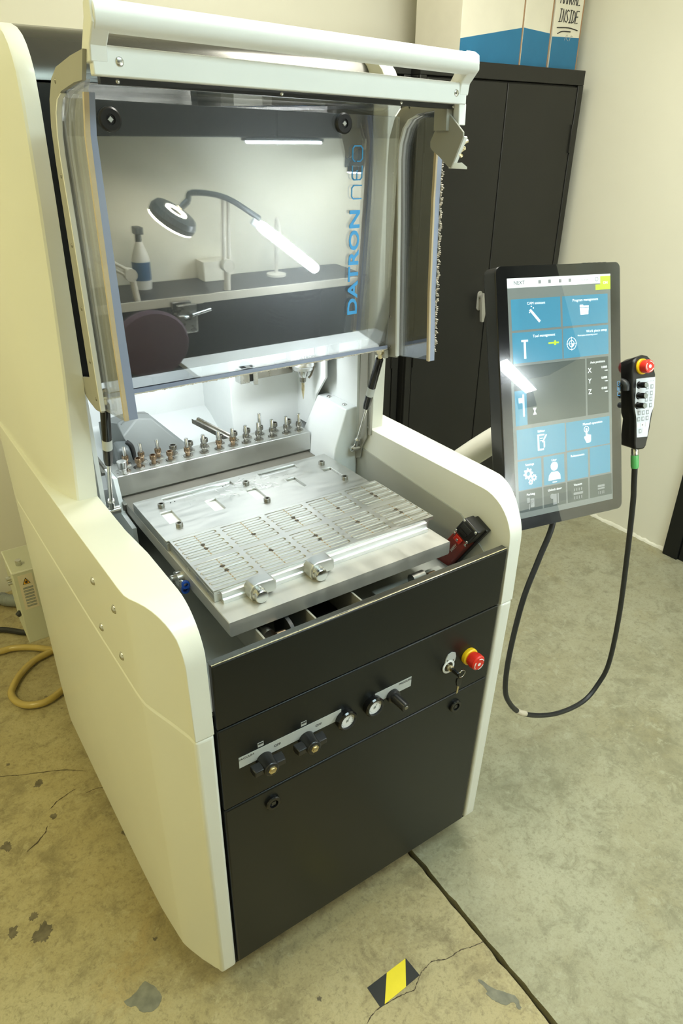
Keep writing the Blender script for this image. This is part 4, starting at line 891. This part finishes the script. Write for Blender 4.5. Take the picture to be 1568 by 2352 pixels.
for i in range(5): P('rear_button', flat(.085+i*.0165, .096+i*.0165, H2-.001, H2+.0022, -.022, -.014), 'black_plastic', mo)
# arm: white curved pipe from behind the machine cover
ab = ml(0, -.06, -.05)
P('arm', tube(NB(), [(.915, .60, .86), (.955, .52, .97), (1.00, .445, 1.055), (1.055, .395, 1.12), (1.11, .36, 1.165), (1.16, .325, 1.20), tuple(ab+Vector((.03, .05, -.02))), tuple(ab)], .036, 20, 8), 'white_paint', mo)
P('arm_mount', lathe(NB(), [(.055, 0), (.055, .02), (.045, .03)], ab, MB, 24), 'black_plastic', mo)
P('arm_root', box(NB(), .8825, .955, .56, .64, .80, .90), 'white_paint', mo, bev=.01, seg=3)
# ================================================================== PENDANT
pd = T('hand_pendant', 'black hand-held pendant with white keypad and red stop button beside the monitor', 'controller', tuple(ml(.25, -.17)))
out = [(.2186, .068), (.230, .079), (.252, .0835), (.270, .080), (.286, .067), (.2990, .030), (.2985, -.020), (.2940, -.056), (.2865, -.078), (.2780, -.115), (.2630, -.160), (.256, -.1665), (.240, -.1665), (.2245, -.163), (.2225, -.150), (.2240, -.075), (.2175, -.054), (.2140, -.010), (.2140, .040)]
bo = [(.2250, .052), (.232, .066), (.252, .073), (.268, .070), (.283, .058), (.296, .028), (.295, -.020), (.291, -.052), (.283, -.085), (.273, -.115), (.268, -.150), (.258, -.160), (.245, -.160), (.2340, -.156), (.2320, -.140), (.2420, -.085), (.230, -.058), (.2270, -.010), (.2260, .030)]
b = NB(); loft(b, [[ml(u, v, -.040) for u, v in bo], [ml(u, v, -.010) for u, v in [((a+c)/2, (d+e)/2) for (a, d), (c, e) in zip(out, bo)]], [ml(u, v, .014) for u, v in out], [ml(.255+(u-.255)*.965, -.04+(v+.04)*.985, .020) for u, v in out]])
P('shell', b, 'black_plastic', pd, bev=.0025, seg=2)
kp = [(.2280, .0235), (.2962, .0222), (.2950, -.020), (.2912, -.0555), (.2803, -.0738), (.2668, -.134), (.2288, -.1315), (.2275, -.080), (.2218, -.055)]
kb = P('keypad', xf(prism(NB(), kp, 'z', .0200, .0208), MM), 'key_white', pd)
for u, v in ((.2835, -.0017), (.2813, -.0187), (.2796, -.0342), (.2781, -.0506), (.2650, -.0185), (.2628, -.0340), (.2612, -.0500), (.2665, -.002), (.2368, -.0672), (.2519, -.0676), (.2672, -.0680), (.2350, -.0835), (.2502, -.0837), (.2656, -.0835), (.2399, -.1158)):
    P('key', flat(u-.0050, u+.0050, v-.0058, v+.0058, .0208, .0216), 'key_grey', kb, bev=.0006); P('key_symbol', flat(u-.0024, u+.0026, v-.003, v+.003, .0216, .0218), 'key_white', kb)
for u, v in ((.2335, -.0999), (.2486, -.1002), (.2639, -.0997), (.2551, -.1153)): P('key', flat(u-.0050, u+.0050, v-.0055, v+.0055, .0208, .0214), 'white_alu', kb)
P('key_symbol', xf(prism(NB(), [(.2466, -.098), (.2512, -.1002), (.2466, -.1024)], 'z', .0214, .0217), MM), 'ink', kb)
for u in (.266, .271, .2765, .282, .2875): P('status_lamp', flat(u, u+.003, .0125, .0138, .0208, .0212), 'key_grey', kb)
for u, v in ((.2370, .0063), (.2347, -.0214), (.2314, -.0468)):
    P('rotary_knob', xf(lathe(NB(), [(.0098, .0205), (.0080, .0225), (.0076, .044), (.0068, .0452)], (u, v, 0), (0, 0, 1), 20), MM), 'black_gloss', pd); P('knob_cap', xf(lathe(NB(), [(.0068, .0452), (.0064, .0458)], (u, v, 0), (0, 0, 1), 18), MM), 'hose_grey', pd)
EM = frame(ml(.2475, .0535, .020), MU, MV)
P('stop_collar', xf(lathe(NB(), [(.0205, -.002), (.0205, .004), (.019, .006)], (0, 0, 0), (0, 0, 1), 26), EM), 'yellow_plastic', pd)
P('stop_button', xf(lathe(NB(), [(.014, .005), (.0170, .009), (.0175, .022), (.0160, .0265), (.001, .0275)], (0, 0, 0), (0, 0, 1), 26), EM), 'red_plastic', pd)
P('stop_arrows', arcs(EM, .0272, .0128, .0010), 'white_print', pd)
P('enable_button', xf(lathe(NB(), [(.017, .0), (.017, .010), (.014, .014)], (0, 0, 0), (0, 0, 1), 18), frame(ml(.296, .008, -.012), MB, MV)), 'rubber', pd)
P('holder_hook', tube(NB(), [ml(.190, .020, -.03), ml(.204, .020, -.015), ml(.2065, .012, .004), ml(.2075, -.004, .004)], .010, 12, 4), 'rubber', pd)
P('plug', xf(lathe(NB(), [(.008, 0), (.0095, .004), (.0095, .018), (.0085, .021)], (.2452, -.164, -.002), (0, -1, 0), 16), MM), 'steel', pd)
P('plug_sleeve', xf(lathe(NB(), [(.0105, .020), (.0105, .050), (.0095, .054), (.009, .056)], (.2452, -.164, -.002), (0, -1, 0), 16), MM), 'green_plastic', pd)
e0 = ml(.2452, -.214, -.002)
# cable, a thing of its own
pts = [e0, (1.358, .077, 1.055), (1.378, .079, .987), (1.420, .081, .767), (1.459, .086, .550), (1.476, .092, .352), (1.455, .10, .264), (1.391, .10, .220), (1.277, .10, .231), (1.162, .10, .278), (1.061, .10, .345), (1.001, .10, .416), (.970, .10, .492), (.966, .10, .624), (.987, .10, .796), (1.032, .105, .910), (1.075, .112, 1.005), (1.11, .15, 1.09), (1.13, .23, 1.17)]
o = P('pendant_cable', tube(NB(), pts, .0078, 12, 10), 'rubber', loc=tuple(e0)); tag(o, 'black cable looping from the pendant plug to the back of the monitor', 'cable')
P('tape_wrap', tube(NB(), [(1.085, .10, .328), (1.061, .10, .345), (1.040, .10, .364)], .0088, 12, 4), 'sticker', o)
# ================================================================== WORKBENCH SIDE OF THE ROOM (seen in the hood's reflection)
bt = T('workbench', 'dark-topped workbench along the front wall, seen mirrored in the hood', 'workbench', (1.2, -1.76, 0))
P('bench_top', box(NB(), -.6, 2.2, -1.94, -1.58, 1.055, 1.09), 'bench_dark', bt, bev=.003)
P('front_edge', box(NB(), -.6, 2.2, -1.58, -1.570, 1.050, 1.091), 'lamp_cream', bt)
for x in (-.5, .55, 2.1): P('leg', box(NB(), x-.03, x+.03, -1.90, -1.62, 0, 1.055), 'lamp_dark', bt)
P('back_panel', box(NB(), -.5, 2.1, -1.93, -1.91, .12, 1.055), 'bench_dark', bt)
wc = T('wall_cabinet', 'black overhead cabinet on the front wall above the workbench', 'cabinet', (1.2, -1.85, 1.79))
P('body', box(NB(), -.2, 2.50, -1.949, -1.62, 1.796, 2.5), 'cabinet_black', wc, bev=.004)
for i in range(3): P('door', box(NB(), -.19+i*.897, .70+i*.897, -1.621, -1.605, 1.80, 2.49), 'cabinet_black', wc, bev=.003)
bo_ = T('spray_bottle', 'white spray bottle with dark blue label standing on the workbench', 'bottle', (.925, -1.83, 1.09))
P('bottle_body', lathe(NB(), [(.044, 0), (.046, .02), (.046, .14), (.040, .165), (.022, .215), (.017, .23)], (.925, -1.83, 1.09), (0, 0, 1), 24), 'bottle_white', bo_)
P('bottle_label', lathe(NB(), [(.0466, .045), (.0466, .135)], (.925, -1.83, 1.09), (0, 0, 1), 24, False), 'bottle_label', bo_)
P('spray_head', box(cyl(NB(), (.925, -1.83, 1.315), (.925, -1.83, 1.36), .016), .905, .945, -1.80, -1.86, 1.355, 1.39), 'lamp_dark', bo_, bev=.004)
ct = T('parts_box', 'small cream box on the workbench beside the magnifier lamp', 'box', (1.345, -1.88, 1.09))
P('box_body', box(NB(), 1.27, 1.42, -1.93, -1.83, 1.09, 1.185), 'box_white', ct, bev=.002); P('box_lid', box(NB(), 1.267, 1.423, -1.933, -1.827, 1.170, 1.192), 'box_white', ct)
mg = T('magnifier_lamp', 'round magnifier lamp with lit ring on a jointed arm over the workbench', 'lamp', (1.30, -1.62, 1.09))
hc_ = Vector((1.03, -1.58, 1.475)); hn = Vector((.42, .35, .83)).normalized()
P('lamp_head', lathe(NB(), [(.060, .02), (.105, .012), (.118, -.012), (.116, -.035), (.100, -.040), (.072, -.036), (.062, -.02), (.060, .02)], hc_, hn, 36, False), 'lamp_dark', mg)
P('ring_light', lathe(NB(), [(.112, -.030), (.112, -.044), (.096, -.046), (.096, -.030)], hc_, hn, 36, False), 'led_ring', mg)
P('lens_glow', lathe(NB(), [(.040, .012), (.052, .014), (.052, .020), (.040, .020)], hc_, hn, 30, False), 'led_ring', mg)
P('lens', lathe(NB(), [(.060, -.002), (.060, .004)], hc_, hn, 30), 'glass_side', mg)
P('arm', tube(tube(NB(), [(1.105, -1.59, 1.53), (1.13, -1.59, 1.565), (1.31, -1.61, 1.535), (1.50, -1.62, 1.43)], .014, 10, 4), [(1.105, -1.59, 1.53), (1.06, -1.585, 1.50)], .016, 10, 0), 'lamp_dark', mg)
P('post', tube(tube(NB(), [(1.290, -1.62, 1.22), (1.300, -1.62, 1.53)], .009, 8, 0), [(1.318, -1.62, 1.22), (1.328, -1.62, 1.53)], .009, 8, 0), 'lamp_cream', mg)
P('joint', cyl(NB(), (1.304, -1.64, 1.215), (1.304, -1.59, 1.215), .032, n=22), 'lamp_cream', mg); P('clamp', cyl(NB(), (1.30, -1.61, 1.0905), (1.302, -1.61, 1.20), .018, n=14), 'lamp_cream', mg)
def bar_lamp(a, b_, root, label):
    a, b_ = Vector(a), Vector(b_); t = T('led_lamp', label, 'lamp', root, 'LED bar lamps on the bench'); d = (b_-a).normalized()
    P('light_bar', lathe(NB(), [(.012, 0), (.024, .012), (.027, .03), (.027, (b_-a).length-.03), (.024, (b_-a).length-.012), (.012, (b_-a).length)], a, d, 20), 'led_bar', t)
    m = a.lerp(b_, .5); bk_ = Vector((0, -.04, 0))
    P('lamp_back', lathe(NB(), [(.018, -.02), (.018, (b_-a).length+.02)], a+bk_, d, 12), 'white_alu', t)
    P('lamp_arm', tube(NB(), [m+bk_, m+Vector((.02, -.12, .02)), Vector(root)+Vector((.0, 0, .30)), Vector(root)+Vector((0, 0, .004))], .010, 8, 5), 'lamp_cream', t)
    P('lamp_base', lathe(NB(), [(.055, 0), (.055, .012), (.02, .018)], root, (0, 0, 1), 22), 'lamp_cream', t)
bar_lamp((1.435, -1.50, 1.421), (1.785, -1.50, 1.170), (1.70, -1.80, 1.09), 'white LED bar lamp slanting over the bench, mirrored in the hood pane')
sl = T('added_glare_light', 'long LED bar on a wall arm, added for the glare on the monitor', 'lamp', (2.28, -1.83, 1.70))  # invented light, lit only underneath so the monitor catches it and the hood doesn't
A_, B_ = Vector((2.28, -1.83, 1.70)), Vector((1.60, -.92, 1.70)); d_ = (B_-A_).normalized(); n_ = Vector((-d_.y, d_.x, 0))
def barb(w, z0, z1, a=A_, b=B_): return loft(NB(), [[p+n_*s*w+Vector((0, 0, z)) for s, z in ((-1, z0), (1, z0), (1, z1), (-1, z1))] for p in (a, b)])
P('light_housing', barb(.034, .004, .03), 'lamp_dark', sl, bev=.003)
P('light_panel', barb(.030, -.001, .0045, A_+d_*.02, B_-d_*.02), 'led_tube', sl)
P('wall_arm', tube(NB(), [A_+Vector((.03, -.11, .02)), A_+Vector((.0, -.02, .02))], .014, 10, 0), 'lamp_dark', sl)
P('wall_plate', box(NB(), 2.24, 2.36, -1.949, -1.935, 1.63, 1.77), 'lamp_dark', sl, bev=.003)
us = T('cabinet_light', 'thin lit LED strip under the overhead wall cabinet', 'light', (1.65, -1.62, 1.79))
P('strip_light', box(NB(), 1.44, 1.86, -1.625, -1.605, 1.772, 1.782), 'led_tube', us); P('strip_housing', box(NB(), 1.43, 1.87, -1.66, -1.60, 1.782, 1.795), 'lamp_dark', us)
dl = T('desk_lamp', 'cream jointed desk lamp at the left end of the bench reflection', 'lamp', (.60, -1.66, 1.09))
P('arm', tube(tube(NB(), [(.60, -1.62, 1.345), (.785, -1.60, 1.235)], .008, 8, 0), [(.60, -1.62, 1.315), (.785, -1.60, 1.205)], .008, 8, 0), 'lamp_cream', dl)
P('joint', cyl(NB(), (.79, -1.62, 1.215), (.79, -1.58, 1.215), .030, n=20), 'lamp_cream', dl); P('post', tube(NB(), [(.795, -1.60, 1.21), (.812, -1.60, 1.09)], .015, 10, 0), 'lamp_cream', dl)
P('shade', lathe(NB(), [(.03, 0), (.06, .08), (.065, .10)], (.60, -1.62, 1.36), (-.4, .2, -.9), 22, False), 'lamp_cream', dl)
cr = T('office_chair', 'dark purple upholstered office chair in front of the workbench', 'chair', (.70, -1.22, 0))
P('backrest', loft(NB(), [[Vector((.70+.17*k*math.cos(a), -1.12+h, 1.02+.15*k*math.sin(a)*1.0)) for a in [i*2*PI/24 for i in range(24)]] for h, k in ((-.05, .7), (-.035, .95), (0, 1.), (.02, .93), (.028, .6))]), 'chair_cloth', cr)
P('seat', loft(NB(), [[Vector((.70+.22*k*math.cos(a), -1.32+.20*k*math.sin(a), z)) for a in [i*2*PI/24 for i in range(24)]] for z, k in ((.50, .8), (.515, 1.), (.56, 1.), (.575, .85))]), 'chair_cloth', cr)
P('stem', tube(NB(), [(.70, -1.14, .95), (.70, -1.10, .70), (.70, -1.16, .50), (.70, -1.28, .49)], .018, 8, 5), 'black_plastic', cr); P('column', cyl(NB(), (.70, -1.32, .10), (.70, -1.32, .50), .025, n=14), 'black_plastic', cr)
for i in range(5):
    a = i*2*PI/5; P('leg', tube(NB(), [(.70, -1.32, .12), (.70+.15*math.cos(a), -1.32+.15*math.sin(a), .10), (.70+.27*math.cos(a), -1.32+.27*math.sin(a), .06)], .018, 8, 3), 'black_plastic', cr); P('caster', cyl(NB(), (.70+.27*math.cos(a)-.012, -1.32+.27*math.sin(a), .031), (.70+.27*math.cos(a)+.012, -1.32+.27*math.sin(a), .031), .030, n=16), 'black_gloss', cr)

sd = T('side_table', 'low pale grey table standing in front of the workbench', 'table', (1.5, -1.28, 0))
P('table_top', box(NB(), .95, 2.2, -1.50, -1.06, .775, .80), 'white_alu', sd, bev=.003)
for x in (1.0, 2.15):
    for y in (-1.45, -1.11): P('leg', cyl(NB(), (x, y, 0), (x, y, .775), .018, n=12), 'lamp_dark', sd)
ms = P('computer_mouse', loft(NB(), [[Vector((1.20+.030*k*math.cos(a), -1.22+.05*k*math.sin(a), z)) for a in [i*2*PI/16 for i in range(16)]] for z, k in ((.8005, .95), (.812, 1.), (.826, .8), (.833, .45))]), 'black_plastic', loc=(1.20, -1.22, .80)); tag(ms, 'black computer mouse on the low pale table', 'mouse')
bv = T('bench_vise', 'dark bench vise clamped to the front edge of the workbench', 'vise', (1.02, -1.55, 1.0))
P('vise_body', box(NB(), .96, 1.07, -1.569, -1.47, .93, 1.03), 'dark_steel', bv, bev=.012, seg=3); P('vise_jaw', box(box(NB(), .965, 1.065, -1.569, -1.545, 1.03, 1.075), .965, 1.065, -1.50, -1.475, 1.03, 1.075), 'dark_steel', bv, bev=.003)
P('vise_handle', cyl(NB(), (.99, -1.45, 1.02), (1.13, -1.45, 1.045), .008, n=10), 'steel', bv); P('vise_screw', cyl(NB(), (1.02, -1.47, 1.03), (1.02, -1.44, 1.03), .012, n=12), 'steel', bv)
